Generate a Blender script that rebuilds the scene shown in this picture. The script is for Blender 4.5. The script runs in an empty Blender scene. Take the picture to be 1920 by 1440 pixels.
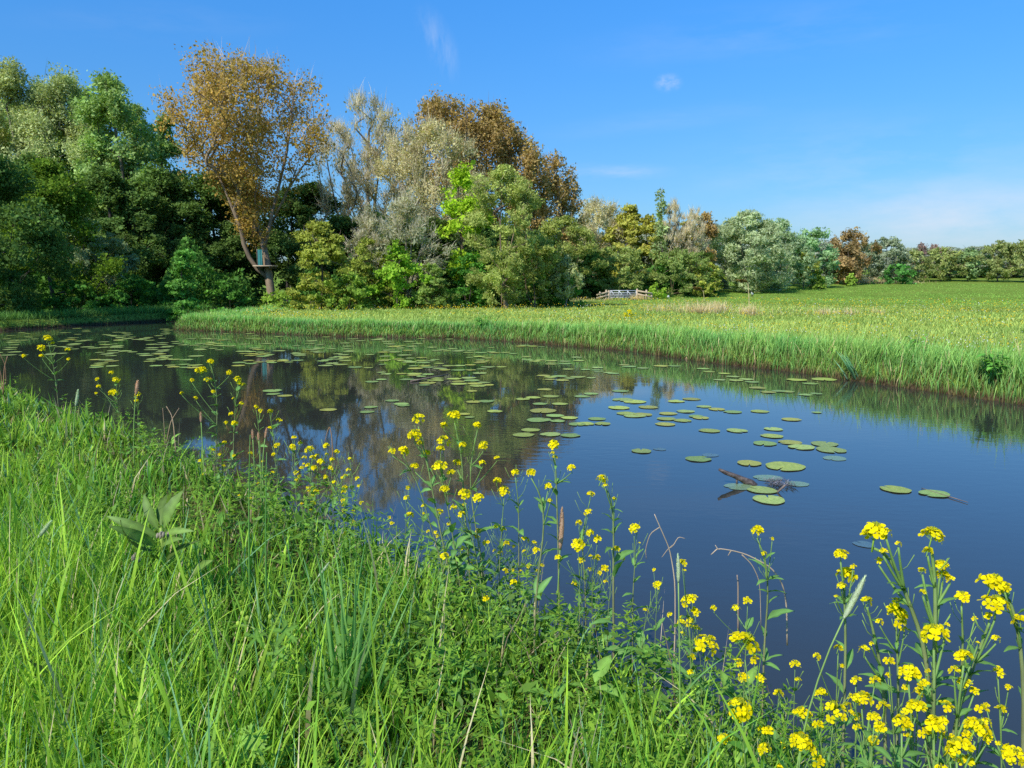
import bpy, math
import numpy as np
from mathutils import Vector, Matrix

SC = bpy.context.scene
COL = SC.collection
PI = math.pi
# ------------------------------------------------------------------ camera geometry
F, HC, PITCH = 1450.0, 1.5, math.radians(7.39)
CP, SP = math.cos(PITCH), math.sin(PITCH)

def ray(px, py):
    dx, dy = (px - 960) / F, (720 - py) / F
    return np.array([dx, CP + SP * dy, -SP + CP * dy])

def at(px, py, Y):
    d = ray(px, py)
    p = d * (Y / d[1])
    p[2] += HC
    return p

def onz(px, py, z=0.0):
    d = ray(px, py)
    p = d * ((z - HC) / d[2])
    p[2] = z
    return p

# ------------------------------------------------------------------ mesh helpers
def new_obj(name, me, parent=None):
    o = bpy.data.objects.new(name, me)
    COL.objects.link(o)
    if parent is not None:
        o.parent = parent
    return o

def raw_mesh(name, V, faces, mats, cols=None, midx=None, smooth=False):
    me = bpy.data.meshes.new(name)
    V = np.asarray(V, dtype=np.float32).reshape(-1, 3)
    faces = [np.asarray(f, dtype=np.int32) for f in faces if len(f)]
    nl = sum(f.size for f in faces)
    npoly = sum(len(f) for f in faces)
    me.vertices.add(len(V)); me.vertices.foreach_set('co', V.ravel())
    me.loops.add(nl); me.polygons.add(npoly)
    me.loops.foreach_set('vertex_index', np.concatenate([f.ravel() for f in faces]))
    tot = np.concatenate([np.full(len(f), f.shape[1], np.int32) for f in faces])
    st = np.concatenate([[0], np.cumsum(tot)[:-1]]).astype(np.int32)
    me.polygons.foreach_set('loop_start', st)
    try:
        me.polygons.foreach_set('loop_total', tot)
    except Exception:
        pass
    if smooth:
        me.polygons.foreach_set('use_smooth', np.ones(npoly, bool))
    if not isinstance(mats, (list, tuple)):
        mats = [mats]
    for m in mats:
        me.materials.append(m)
    if midx is not None:
        me.polygons.foreach_set('material_index', np.asarray(midx, np.int32))
    if cols is not None:
        a = me.attributes.new('tint', 'FLOAT_COLOR', 'POINT')
        c = np.ones((len(V), 4), np.float32); c[:, :3] = cols
        a.data.foreach_set('color', c.ravel())
    me.update(calc_edges=True)
    me.validate()
    return me

class MB:
    """collects geometry for ONE mesh"""
    def __init__(s):
        s.V = []; s.C = []; s.Fq = []; s.Ft = []; s.n = 0; s.mq = []; s.mt = []
    def add(s, V, quads=None, tris=None, col=(1, 1, 1), m=0):
        V = np.asarray(V, float).reshape(-1, 3)
        c = np.asarray(col, float)
        if c.ndim == 1:
            c = np.tile(c, (len(V), 1))
        s.V.append(V); s.C.append(c)
        if quads is not None and len(quads):
            q = np.asarray(quads, int) + s.n; s.Fq.append(q); s.mq.append(np.full(len(q), m))
        if tris is not None and len(tris):
            t = np.asarray(tris, int) + s.n; s.Ft.append(t); s.mt.append(np.full(len(t), m))
        s.n += len(V)
    def tube(s, pts, rad, sides=6, col=(1, 1, 1), m=0, cap=True):
        P = np.asarray(pts, float); n = len(P)
        R = np.broadcast_to(np.asarray(rad, float), (n,))
        T = np.gradient(P, axis=0); T /= np.linalg.norm(T, axis=1)[:, None] + 1e-9
        ref = np.array([0.31, 0.95, 0.05]) if abs(T[0][2]) > .6 else np.array([0.05, 0.1, 1.0])
        A = np.cross(T, ref); A /= np.linalg.norm(A, axis=1)[:, None] + 1e-9
        B = np.cross(T, A)
        th = np.arange(sides) * 2 * PI / sides
        ring = P[:, None] + R[:, None, None] * (np.cos(th)[None, :, None] * A[:, None] + np.sin(th)[None, :, None] * B[:, None])
        V = ring.reshape(-1, 3)
        i = np.arange(n - 1)[:, None] * sides; j = np.arange(sides)[None]; k = (j + 1) % sides
        q = np.stack([i + j, i + k, i + sides + k, i + sides + j], -1).reshape(-1, 4)
        c = np.asarray(col, float)
        if c.ndim == 2:
            c = np.repeat(c, sides, axis=0)
        tr = None
        if cap:
            V = np.vstack([V, P[:1], P[-1:]])
            a, b = n * sides, n * sides + 1
            jj = np.arange(sides); kk = (jj + 1) % sides; o = (n - 1) * sides
            tr = np.vstack([np.stack([kk, jj, np.full(sides, a)], -1), np.stack([o + jj, o + kk, np.full(sides, b)], -1)])
            if c.ndim == 2:
                c = np.vstack([c, c[:1], c[-1:]])
        s.add(V, q, tr, c, m)
    def box(s, c, size, rot=None, col=(1, 1, 1), m=0):
        h = np.asarray(size, float) / 2
        V = np.array([[x, y, z] for x in (-1, 1) for y in (-1, 1) for z in (-1, 1)]) * h
        if rot is not None:
            V = V @ np.asarray(rot).T
        V = V + np.asarray(c, float)
        q = [[0, 1, 3, 2], [4, 6, 7, 5], [0, 4, 5, 1], [2, 3, 7, 6], [0, 2, 6, 4], [1, 5, 7, 3]]
        s.add(V, q, None, col, m)
    def mesh(s, name, mats, smooth=False):
        fs = []; mi = []
        if s.Fq: fs.append(np.vstack(s.Fq)); mi.append(np.concatenate(s.mq))
        if s.Ft: fs.append(np.vstack(s.Ft)); mi.append(np.concatenate(s.mt))
        return raw_mesh(name, np.vstack(s.V), fs, mats, np.vstack(s.C), np.concatenate(mi), smooth)
    def build(s, name, mats, parent=None, smooth=False):
        return new_obj(name, s.mesh(name, mats, smooth), parent)

def tag(o, label, cat=None, group=None, kind=None):
    if label: o['label'] = label
    if cat: o['category'] = cat
    if group: o['group'] = group
    if kind: o['kind'] = kind
    return o

def empty(name, loc, label, cat, group=None):
    o = bpy.data.objects.new(name, None); COL.objects.link(o)
    o.location = loc; o.empty_display_size = .1
    return tag(o, label, cat, group)

def unit(v):
    v = np.asarray(v, float)
    return v / (np.linalg.norm(v, axis=-1, keepdims=True) + 1e-9)

# ------------------------------------------------------------------ materials
def mat_new(name):
    m = bpy.data.materials.new(name); m.use_nodes = True
    nt = m.node_tree; nt.nodes.clear()
    return m, nt, nt.nodes.new('ShaderNodeOutputMaterial')

def leaf_mat(name, trans=.35, gloss=.05, rough=.45, nscale=3.0, namt=.25, boost=1.0):
    """tint attribute, broken up by noise; diffuse + translucent + a little sheen"""
    m, nt, out = mat_new(name); N = nt.nodes.new; L = nt.links.new
    at_ = N('ShaderNodeAttribute'); at_.attribute_name = 'tint'
    tc = N('ShaderNodeNewGeometry')
    nz = N('ShaderNodeTexNoise'); nz.inputs['Scale'].default_value = nscale; nz.inputs['Detail'].default_value = 2
    L(tc.outputs['Position'], nz.inputs['Vector'])
    mr = N('ShaderNodeMapRange'); mr.inputs[1].default_value = .3; mr.inputs[2].default_value = .7
    mr.inputs[3].default_value = (1 - namt) * boost; mr.inputs[4].default_value = (1 + namt) * boost
    L(nz.outputs[0], mr.inputs[0])
    mu = N('ShaderNodeVectorMath'); mu.operation = 'SCALE'
    L(at_.outputs['Color'], mu.inputs[0]); L(mr.outputs[0], mu.inputs['Scale'])
    d = N('ShaderNodeBsdfDiffuse'); L(mu.outputs[0], d.inputs[0])
    t = N('ShaderNodeBsdfTranslucent')
    tm = N('ShaderNodeVectorMath'); tm.operation = 'MULTIPLY'; tm.inputs[1].default_value = (1.15, 1.2, .6)
    L(mu.outputs[0], tm.inputs[0]); L(tm.outputs[0], t.inputs[0])
    mx = N('ShaderNodeMixShader'); mx.inputs[0].default_value = trans
    L(d.outputs[0], mx.inputs[1]); L(t.outputs[0], mx.inputs[2])
    last = mx
    if gloss > 0:
        g = N('ShaderNodeBsdfGlossy'); g.inputs['Roughness'].default_value = rough
        g.inputs['Color'].default_value = (.9, .95, 1, 1)
        m2 = N('ShaderNodeMixShader'); m2.inputs[0].default_value = gloss
        L(mx.outputs[0], m2.inputs[1]); L(g.outputs[0], m2.inputs[2]); last = m2
    L(last.outputs[0], out.inputs[0])
    return m

def rough_mat(name, c1, c2, scale=8, rough=.85, bump=.3, metal=0, stretch=(1, 1, 1), tint=False):
    m, nt, out = mat_new(name); N = nt.nodes.new; L = nt.links.new
    tc = N('ShaderNodeTexCoord'); mp = N('ShaderNodeMapping'); mp.inputs['Scale'].default_value = stretch
    L(tc.outputs['Object'], mp.inputs[0])
    nz = N('ShaderNodeTexNoise'); nz.inputs['Scale'].default_value = scale; nz.inputs['Detail'].default_value = 6
    L(mp.outputs[0], nz.inputs['Vector'])
    cr = N('ShaderNodeValToRGB'); cr.color_ramp.elements[0].position = .3; cr.color_ramp.elements[1].position = .7
    cr.color_ramp.elements[0].color = (*c1, 1); cr.color_ramp.elements[1].color = (*c2, 1)
    L(nz.outputs[0], cr.inputs[0])
    b = N('ShaderNodeBsdfPrincipled'); b.inputs['Roughness'].default_value = rough; b.inputs['Metallic'].default_value = metal
    col = cr.outputs[0]
    if tint:
        a = N('ShaderNodeAttribute'); a.attribute_name = 'tint'
        mm = N('ShaderNodeVectorMath'); mm.operation = 'MULTIPLY'
        L(col, mm.inputs[0]); L(a.outputs['Color'], mm.inputs[1]); col = mm.outputs[0]
    L(col, b.inputs['Base Color'])
    bp = N('ShaderNodeBump'); bp.inputs['Strength'].default_value = bump; bp.inputs['Distance'].default_value = .02
    L(nz.outputs[0], bp.inputs['Height']); L(bp.outputs[0], b.inputs['Normal'])
    L(b.outputs[0], out.inputs[0])
    return m

M_LEAF = leaf_mat('tree_foliage', .38, 0, .5, .5, .22, 2.65)
M_GRASS = leaf_mat('grass_blades', .38, .012, .55, 6, .15, 2.25)
M_HERB = leaf_mat('herb_leaf', .3, .015, .55, 25, .2, 1.85)
M_PETAL = leaf_mat('yellow_petal', .30, .0, .5, 60, .05)
M_STRAW = leaf_mat('dry_straw', .3, .0, .5, 10, .2, 1.35)
M_SPEC = leaf_mat('meadow_petals', .2, .0, .5, 4, .1)
M_BARK = rough_mat('bark', (.6, .6, .6), (1.2, 1.15, 1.1), 5, .9, .6, tint=True, stretch=(1, 1, .25))
M_WOOD = rough_mat('weathered_fence_wood', (.38, .29, .18), (.55, .43, .29), 6, .85, .3)
M_METAL = rough_mat('galvanised_metal', (.40, .42, .45), (.55, .57, .6), 10, .5, .05, .25)
M_TEAL = rough_mat('teal_sheet', (.02, .14, .14), (.03, .22, .21), 3, .7, .2)
M_DEAD = rough_mat('waterlogged_bark', (.03, .02, .015), (.16, .12, .10), 30, .7, .8, stretch=(1, 1, 1))
M_LOG = rough_mat('old_log', (.10, .07, .05), (.25, .19, .15), 9, .9, .5)
M_STONE = rough_mat('pale_stone', (.5, .5, .46), (.75, .74, .7), 9, .9, .2)
M_BIRD = rough_mat('feathers', (.8, .8, .8), (1.1, 1.1, 1.1), 30, .9, .1, tint=True)

# ------------------------------------------------------------------ the banks
near_px = [(0, 690), (300, 780), (650, 930), (900, 1010), (1200, 1130), (1450, 1232), (1680, 1350), (1860, 1395)]
NB = []
for (a, b) in near_px:
    NB.append(onz(a, b, .62)[:2])
NB = [np.array([-24, 19.5]), np.array([-13, 14.2]), np.array([-8.2, 10.4])] + NB + [np.array([1.08, .95]), np.array([1.4, 0.0]), np.array([2.2, -2.2]), np.array([7, -9])]
NB = np.array(NB)
tn = np.gradient(NB, axis=0); tn = unit(tn)
NBW = NB + np.stack([-tn[:, 1], tn[:, 0]], -1) * .17      # the water line lies just outside the grassy rim
far_px = [(330, 618), (500, 625), (633, 631), (862, 634), (1004, 643), (1180, 658), (1350, 682), (1480, 696), (1600, 713), (1750, 734), (1920, 759)]
FB = np.array([[-11.8, 46]] + [list(onz(a, b, 0)[:2]) for a, b in far_px] + [[10.5, 5.2], [15, 1.0], [22, -9]])
LB = np.array([[-30, 22.2], [-22, 23.6]] + [list(onz(a, b, 0)[:2]) for a, b in [(0, 620), (170, 610), (330, 601)]] + [[-14.6, 46]])
POLY = np.vstack([NBW[::-1], [[-30, 20.5]], LB, FB])

def seg_dist(P, A):
    """distance of points P (n,2) to the polyline A"""
    best = np.full(len(P), 1e9)
    for i in range(len(A) - 1):
        a, b = A[i], A[i + 1]; ab = b - a
        t = np.clip(((P - a) @ ab) / (ab @ ab + 1e-12), 0, 1)
        best = np.minimum(best, np.linalg.norm(P - (a + t[:, None] * ab), axis=1))
    return best

def inside(P, A):
    x, y = P[:, 0], P[:, 1]; c = np.zeros(len(P), bool); n = len(A); j = n - 1
    for i in range(n):
        xi, yi = A[i]; xj, yj = A[j]
        hit = ((yi > y) != (yj > y)) & (x < (xj - xi) * (y - yi) / (yj - yi + 1e-12) + xi)
        c ^= hit; j = i
    return c

CLOSED = np.vstack([POLY, POLY[:1]])
def shore(P):
    d = seg_dist(P, CLOSED)
    return np.where(inside(P, POLY), -d, d)

def wob(P, s=1.0, seed=0):
    """cheap smooth noise in [-1,1]"""
    x, y = P[..., 0] * s, P[..., 1] * s; k = seed * 1.7
    return (np.sin(1.3 * x + .7 * y + k) + np.sin(-.9 * x + 1.9 * y + 2.1 + k) + np.sin(2.7 * x + 2.2 * y + 4.4 - k) * .6 + np.sin(-3.9 * x + 1.1 * y + k * .5) * .45) / 3.05

def terrain(P):
    P = np.asarray(P, float).reshape(-1, 2)
    sd = shore(P)
    dn = seg_dist(P, NBW)
    df = np.minimum(seg_dist(P, FB), seg_dist(P, LB))
    near = dn < df
    y = P[:, 1]; t = np.maximum(0, np.minimum(y, 150) - 57)
    base = .30 + .02 * t + .0003 * t * t
    base = base + .03 * wob(P, .35) * np.clip((y - 8) / 20, 0, 1)
    base = np.where(near, .40 + .05 * wob(P, 2.0, 3) + .03 * wob(P, .9), base)
    w = np.where(near, .34, .30)
    u = np.clip((sd + .02) / w, 0, 1)
    z = base * (1 - (1 - u) ** 2)
    return np.where(sd > -.02, z, np.maximum(-.7, (sd + .02) * .9))

def gz(x, y):
    return float(terrain([[x, y]])[0])

def axis_pts(lo, hi, step, far_lo, far_hi, g=1.18):
    a = list(np.arange(lo, hi + 1e-6, step)); s = step
    while a[-1] < far_hi: s *= g; a.append(a[-1] + s)
    s = step
    while a[0] > far_lo: s *= g; a.insert(0, a[0] - s)
    return np.array(a)

def build_ground():
    xs = axis_pts(-17, 12, .15, -1500, 1500); ys = axis_pts(-1, 33, .15, -300, 2500)
    X, Y = np.meshgrid(xs, ys, indexing='ij'); P = np.stack([X.ravel(), Y.ravel()], -1)
    Z = terrain(P)
    nx, ny = len(xs), len(ys)
    i = np.arange(nx - 1)[:, None] * ny; j = np.arange(ny - 1)[None]
    q = np.stack([i + j, i + ny + j, i + ny + j + 1, i + j + 1], -1).reshape(-1, 4)
    m, nt, out = mat_new('soil_and_turf'); N = nt.nodes.new; L = nt.links.new
    geo = N('ShaderNodeNewGeometry')
    n1 = N('ShaderNodeTexNoise'); n1.inputs['Scale'].default_value = .35; n1.inputs['Detail'].default_value = 8
    n2 = N('ShaderNodeTexNoise'); n2.inputs['Scale'].default_value = 14; n2.inputs['Detail'].default_value = 6
    for n in (n1, n2): L(geo.outputs['Position'], n.inputs['Vector'])
    c1 = N('ShaderNodeValToRGB')
    e = c1.color_ramp.elements; e[0].position = .32; e[0].color = (.16, .26, .04, 1); e[1].position = .68; e[1].color = (.26, .33, .06, 1)
    L(n1.outputs[0], c1.inputs[0])
    c2 = N('ShaderNodeValToRGB')
    e = c2.color_ramp.elements; e[0].position = .3; e[0].color = (.45, .45, .45, 1); e[1].position = .72; e[1].color = (1.25, 1.25, 1.25, 1)
    L(n2.outputs[0], c2.inputs[0])
    mu = N('ShaderNodeVectorMath'); mu.operation = 'MULTIPLY'; L(c1.outputs[0], mu.inputs[0]); L(c2.outputs[0], mu.inputs[1])
    soil = N('ShaderNodeValToRGB')
    e = soil.color_ramp.elements; e[0].position = .3; e[0].color = (.03, .018, .01, 1); e[1].position = .75; e[1].color = (.115, .082, .045, 1)
    L(n2.outputs[0], soil.inputs[0])
    sx = N('ShaderNodeSeparateXYZ'); L(geo.outputs['Position'], sx.inputs[0])
    # soil shows low on the banks
    mr = N('ShaderNodeMapRange'); mr.inputs[1].default_value = .15; mr.inputs[2].default_value = .06; mr.inputs[3].default_value = 0; mr.inputs[4].default_value = 1
    L(sx.outputs['Z'], mr.inputs[0])
    # and between the stems on the near bank
    yr = N('ShaderNodeMapRange'); yr.inputs[1].default_value = 11; yr.inputs[2].default_value = 7; yr.inputs[3].default_value = 0; yr.inputs[4].default_value = .75
    L(sx.outputs['Y'], yr.inputs[0])
    mxv = N('ShaderNodeMath'); mxv.operation = 'MAXIMUM'; L(mr.outputs[0], mxv.inputs[0]); L(yr.outputs[0], mxv.inputs[1])
    mix = N('ShaderNodeMix'); mix.data_type = 'RGBA'
    L(mxv.outputs[0], mix.inputs[0]); L(mu.outputs[0], mix.inputs[6]); L(soil.outputs[0], mix.inputs[7])
    b = N('ShaderNodeBsdfDiffuse'); L(mix.outputs[2], b.inputs[0])
    bp = N('ShaderNodeBump'); bp.inputs['Strength'].default_value = .8; bp.inputs['Distance'].default_value = .05
    L(n2.outputs[0], bp.inputs['Height']); L(bp.outputs[0], b.inputs['Normal'])
    L(b.outputs[0], out.inputs[0])
    o = new_obj('ground', raw_mesh('ground', np.column_stack([P, Z]), [q], m, None, None, True))
    tag(o, 'grassy ground of the near bank and the meadow, dropping to the pond', None, None, 'structure')

def build_water():
    m, nt, out = mat_new('pond_water'); N = nt.nodes.new; L = nt.links.new
    geo = N('ShaderNodeNewGeometry')
    def noise(scale, det, st, rot=0):
        mp = N('ShaderNodeMapping'); mp.inputs['Scale'].default_value = st; mp.inputs['Rotation'].default_value = (0, 0, rot)
        n = N('ShaderNodeTexNoise'); n.inputs['Scale'].default_value = scale; n.inputs['Detail'].default_value = det
        L(geo.outputs['Position'], mp.inputs[0]); L(mp.outputs[0], n.inputs['Vector']); return n.outputs[0]
    a = noise(5.5, 2, (1, 2.2, 1), .35); b = noise(1.1, 2, (1, 1.6, 1), -.3); patch = noise(.22, 2, (1, 1, 1))
    pr = N('ShaderNodeMapRange'); pr.inputs[1].default_value = .48; pr.inputs[2].default_value = .66; pr.inputs[3].default_value = .03; pr.inputs[4].default_value = 1
    L(patch, pr.inputs[0])
    wx = N('ShaderNodeSeparateXYZ'); L(geo.outputs['Position'], wx.inputs[0]); wr = N('ShaderNodeMapRange'); wr.inputs[1].default_value = 1.5; wr.inputs[2].default_value = 6.5; wr.inputs[4].default_value = .85; L(wx.outputs[0], wr.inputs[0])
    pm = N('ShaderNodeMath'); pm.operation = 'MAXIMUM'; L(pr.outputs[0], pm.inputs[0]); L(wr.outputs[0], pm.inputs[1]); pr = pm
    ml = N('ShaderNodeMath'); ml.operation = 'MULTIPLY'; L(a, ml.inputs[0]); L(pr.outputs[0], ml.inputs[1])
    ad = N('ShaderNodeMath'); ad.operation = 'MULTIPLY_ADD'; L(b, ad.inputs[0]); ad.inputs[1].default_value = .35; L(ml.outputs[0], ad.inputs[2])
    bp = N('ShaderNodeBump'); bp.inputs['Strength'].default_value = .09; bp.inputs['Distance'].default_value = .02
    L(ad.outputs[0], bp.inputs['Height'])
    p = N('ShaderNodeBsdfPrincipled')
    p.inputs['Base Color'].default_value = (.034, .036, .028, 1); p.inputs['Roughness'].default_value = .03; p.inputs['IOR'].default_value = 1.56
    L(bp.outputs[0], p.inputs['Normal']); L(p.outputs[0], out.inputs[0])
    V = [[-34, -12, 0], [26, -12, 0], [26, 50, 0], [-34, 50, 0]]
    o = new_obj('water', raw_mesh('water', V, [[[0, 1, 2, 3]]], m))
    tag(o, 'still dark pond water mirroring trees and blue sky', None, None, 'structure')

build_ground(); build_water()

# ------------------------------------------------------------------ blades of grass
def blades(mb, P, h, w, az, lean, bend, col, tip, seg=3, rng=None, face=None):
    n = len(P); t = np.linspace(0, 1, seg + 1)
    d = np.stack([np.cos(az), np.sin(az), np.zeros(n)], -1)
    fa = az + PI / 2 + (rng.normal(0, .7, n) if rng is not None else 0)
    if face is not None: fa = face
    s = np.stack([np.cos(fa), np.sin(fa), np.zeros(n)], -1)
    V = np.zeros((n, 2 * seg + 1, 3)); C = np.zeros((n, 2 * seg + 1, 3))
    for k in range(seg + 1):
        hor = (lean * t[k] + bend * t[k] ** 2.2) * h
        ver = h * (t[k] - .38 * np.minimum(bend, 1.3) * t[k] ** 2.6)
        c = P + d * hor[:, None]; c[:, 2] += ver
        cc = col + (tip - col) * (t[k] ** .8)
        cc = cc * (.32 + .68 * min(1, t[k] * 1.7))  # shade among the stems put into the blade colour, darkest at the foot
        if k < seg:
            ww = (w * (1 - t[k] ** 1.8) * (.75 + .25 * min(1, t[k] * 3)))[:, None] * .5
            V[:, 2 * k] = c - s * ww; V[:, 2 * k + 1] = c + s * ww
            C[:, 2 * k] = cc; C[:, 2 * k + 1] = cc
        else:
            V[:, 2 * k] = c; C[:, 2 * k] = cc
    m = 2 * seg + 1; base = np.arange(n)[:, None] * m
    q = np.concatenate([base + np.array([2 * k, 2 * k + 1, 2 * k + 3, 2 * k + 2]) for k in range(seg - 1)]) if seg > 1 else None
    tr = base + np.array([2 * seg - 2, 2 * seg - 1, 2 * seg])
    mb.add(V.reshape(-1, 3), q, tr, C.reshape(-1, 3))

def leaves(mb, P, size, ratio, rng, col, up=0.3, nrm=None):
    """small pointed leaf faces with random attitudes"""
    n = len(P)
    u = rng.normal(0, 1, (n, 3)); u = unit(u)
    nn = rng.normal(0, 1, (n, 3)) if nrm is None else nrm + rng.normal(0, .55, (n, 3))
    nn[:, 2] += up
    v = unit(np.cross(nn, u)); s = np.asarray(size)[:, None]
    k = (s * ratio * .5)
    a = P - u * s * .5; b = P + v * k - u * s * .08; c = P + u * s * .5; d = P - v * k - u * s * .08
    V = np.stack([a, b, c, d], 1).reshape(-1, 3)
    q = np.arange(n)[:, None] * 4 + np.arange(4)
    mb.add(V, q, None, np.repeat(col, 4, axis=0))

def mixcol(rng, n, c1, c2, jit=.18):
    t = rng.random(n)[:, None]
    c = np.asarray(c1) * (1 - t) + np.asarray(c2) * t
    return c * np.clip(1 + rng.normal(0, jit, (n, 1)), .45, 1.7)

def polar(rng, n, r0, r1, a0, a1, g=.7):
    """points spread round the viewpoint, thinning with distance"""
    u = rng.random(n); r = (r0 ** g + u * (r1 ** g - r0 ** g)) ** (1 / g)
    a = rng.uniform(a0, a1, n)
    return np.stack([r * np.sin(a), r * np.cos(a)], -1)

def leaf_shape(mb, base, tip, width, nrm, col, col2=None, n=6, fold=.25, droop=.12, wave=0.0, m=0, rng=None):
    """a pointed leaf blade with a midrib fold from base to tip"""
    base, tip = np.asarray(base, float), np.asarray(tip, float); ax = tip - base; L_ = np.linalg.norm(ax)
    s = unit(np.cross(ax, nrm)); nn = unit(np.cross(s, ax)); t = np.linspace(0, 1, n + 1)
    prof = np.sin(PI * np.clip(t, 0, 1) ** .8) ** .85; prof[0] = .12; prof[-1] = .0
    col = np.asarray(col, float); col2 = col * 1.15 if col2 is None else np.asarray(col2, float)
    V = []; C = []
    for i in range(n + 1):
        c = base + ax * t[i] + nn * (droop * L_ * 4 * t[i] * (1 - t[i]) * .5)
        w = width * .5 * prof[i]
        wv = wave * width * math.sin(i * 2.4)
        k_ = (1.0, .82, 1.1, .9)[i % 4]; V += [c + s * w + nn * (fold * w + wv), c, c - s * w + nn * (fold * w - wv)]; C += [col * k_, col2 * 1.15, col * (.93 * (1.9 - k_))]
    q = []
    for i in range(n):
        a = i * 3; q += [[a, a + 1, a + 4, a + 3], [a + 1, a + 2, a + 5, a + 4]]
    mb.add(V, q, None, np.array(C), m)

# near bank ---------------------------------------------------------
def build_near_bank():
    rng = np.random.default_rng(11)
    P = polar(rng, 340000, .45, 15, math.radians(-52), math.radians(50), .62)
    d = seg_dist(P, NBW); sd = shore(P)
    keep = (sd > 0) & (seg_dist(P, FB) > d)
    P, d = P[keep], d[keep]
    r = np.hypot(P[:, 0], P[:, 1])
    tall = np.clip((d - .35) / .8, 0, 1)
    patch = wob(P, 1.6, 2); patch2 = wob(P, 4.2, 5)
    pr = np.clip(.30 + .42 * tall + .40 * patch + .38 * patch2, .03, 1)
    k = rng.random(len(P)) < pr
    P, d, r, tall, patch, patch2 = P[k], d[k], r[k], tall[k], patch[k], patch2[k]
    n = len(P)
    far = np.clip((r - 2.4) / 2.5, 0, 1)
    h = (.115 + .13 * tall * (1 - .8 * far) + .04 * patch) * np.exp(rng.normal(0, .33, n))
    h *= np.where(d < .22, .65, 1.0)
    h = np.clip(h, .05, .52)
    w = np.clip(rng.lognormal(math.log(.0063), .42, n), .003, .015) * (1 + .28 * np.clip(r - 2, 0, 6))
    wind = rng.uniform(0, 2 * PI, n)
    warm = np.clip(.5 + .45 * wob(P, .8, 9) + rng.normal(0, .25, n), 0, 1)[:, None]
    c1 = np.array([.035, .10, .011]) * (1 - warm) + np.array([.11, .18, .012]) * warm
    c2 = np.array([.075, .19, .020]) * (1 - warm) + np.array([.22, .32, .028]) * warm
    jit = np.clip(1 + rng.normal(0, .22, (n, 1)), .5, 1.6); c1 = c1 * jit; c2 = c2 * jit
    blue = rng.random(n) < .10
    c1[blue] = np.array([.05, .11, .045]); c2[blue] = np.array([.12, .23, .10])
    dry = rng.random(n) < np.where(d < .5, .10, .04)
    c1[dry] = np.array([.22, .17, .08]); c2[dry] = np.array([.38, .32, .18])
    z = terrain(P); P3 = np.column_stack([P, z - .01])
    mb = MB()
    nearm = r < 3.2
    for msk, seg in ((nearm, 4), (~nearm, 2)):
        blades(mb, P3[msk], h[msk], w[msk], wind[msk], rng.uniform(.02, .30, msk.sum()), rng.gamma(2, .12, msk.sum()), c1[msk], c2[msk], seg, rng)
    o = mb.build('bank_grass', M_GRASS)
    tag(o, 'lush green grass growing thickly over the near bank', 'grass', None, 'stuff')
    # small leaved herbs between the blades
    P = polar(rng, 150000, .5, 14, math.radians(-52), math.radians(50), .62)
    d = seg_dist(P, NBW); k = (shore(P) > .03) & (seg_dist(P, FB) > d); P, d = P[k], d[k]
    pt = wob(P, 1.9, 7) + .5 * wob(P, 5, 1)
    k = rng.random(len(P)) < np.clip(.42 - .30 * np.clip((d - .4) / .9, 0, 1) + .55 * pt, .03, 1); P, d, pt = P[k], d[k], pt[k]
    n = len(P); r = np.hypot(P[:, 0], P[:, 1])
    z = terrain(P) + np.abs(rng.normal(0, 1, n)) * (.05 + .05 * np.clip(d, 0, 1) + .03 * np.clip(pt, 0, 1))
    size = rng.lognormal(math.log(.019), .4, n) * (1 + .22 * np.clip(r - 2, 0, 6))
    col = mixcol(rng, n, (.03, .085, .012), (.10, .19, .02), .25)
    lite = np.clip(wob(P, 1.1, 12), 0, 1)[:, None]; col = col * (1 - .4 * lite) + np.array([.15, .21, .02]) * .4 * lite
    dk = (wob(P, 2.4, 31) > .45); col[dk] *= .55
    mb = MB()
    leaves(mb, np.column_stack([P, z]), size, .42, rng, col, .9)
    # whorled cleavers and nettle tops: rosettes of narrow leaves standing in the turf
    m = 5200
    Q = polar(rng, m, .9, 9, math.radians(-48), math.radians(42), .8)
    k = (shore(Q) > .1) & (seg_dist(Q, FB) > seg_dist(Q, NBW)) & (wob(Q, 1.7, 7) > -.35); Q = Q[k]; m = len(Q)
    hz = terrain(Q) + rng.uniform(.06, .24, m); rr = np.hypot(Q[:, 0], Q[:, 1])
    for lvl in range(3):
        for j in range(6):
            a = j * PI / 3 + rng.uniform(0, 1, m) + lvl * .5; ln = rng.uniform(.014, .030, m) * (1 + .1 * rr) * (1 - .18 * lvl)
            cx = np.column_stack([Q, hz + lvl * .028 - .03]); u = np.column_stack([np.cos(a), np.sin(a), rng.uniform(-.2, .6, m)])
            v = np.column_stack([-np.sin(a), np.cos(a), np.zeros(m)]); wv = (ln * .17)[:, None]
            A = cx; B = cx + u * (ln * .55)[:, None] + v * wv; Cc = cx + u * ln[:, None]; D = cx + u * (ln * .55)[:, None] - v * wv
            cc = mixcol(rng, m, (.06, .14, .014), (.15, .23, .022), .2)
            mb.add(np.stack([A, B, Cc, D], 1).reshape(-1, 3), np.arange(m)[:, None] * 4 + np.arange(4), None, np.repeat(cc, 4, axis=0))
    m = 420; Q = polar(rng, m, .95, 6, math.radians(-42), math.radians(38), .8); dd = seg_dist(Q, NBW)
    Q = Q[(shore(Q) > .05) & (seg_dist(Q, FB) > dd) & ((wob(Q, 1.9, 7) > 0) | (dd < .4))]
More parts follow.
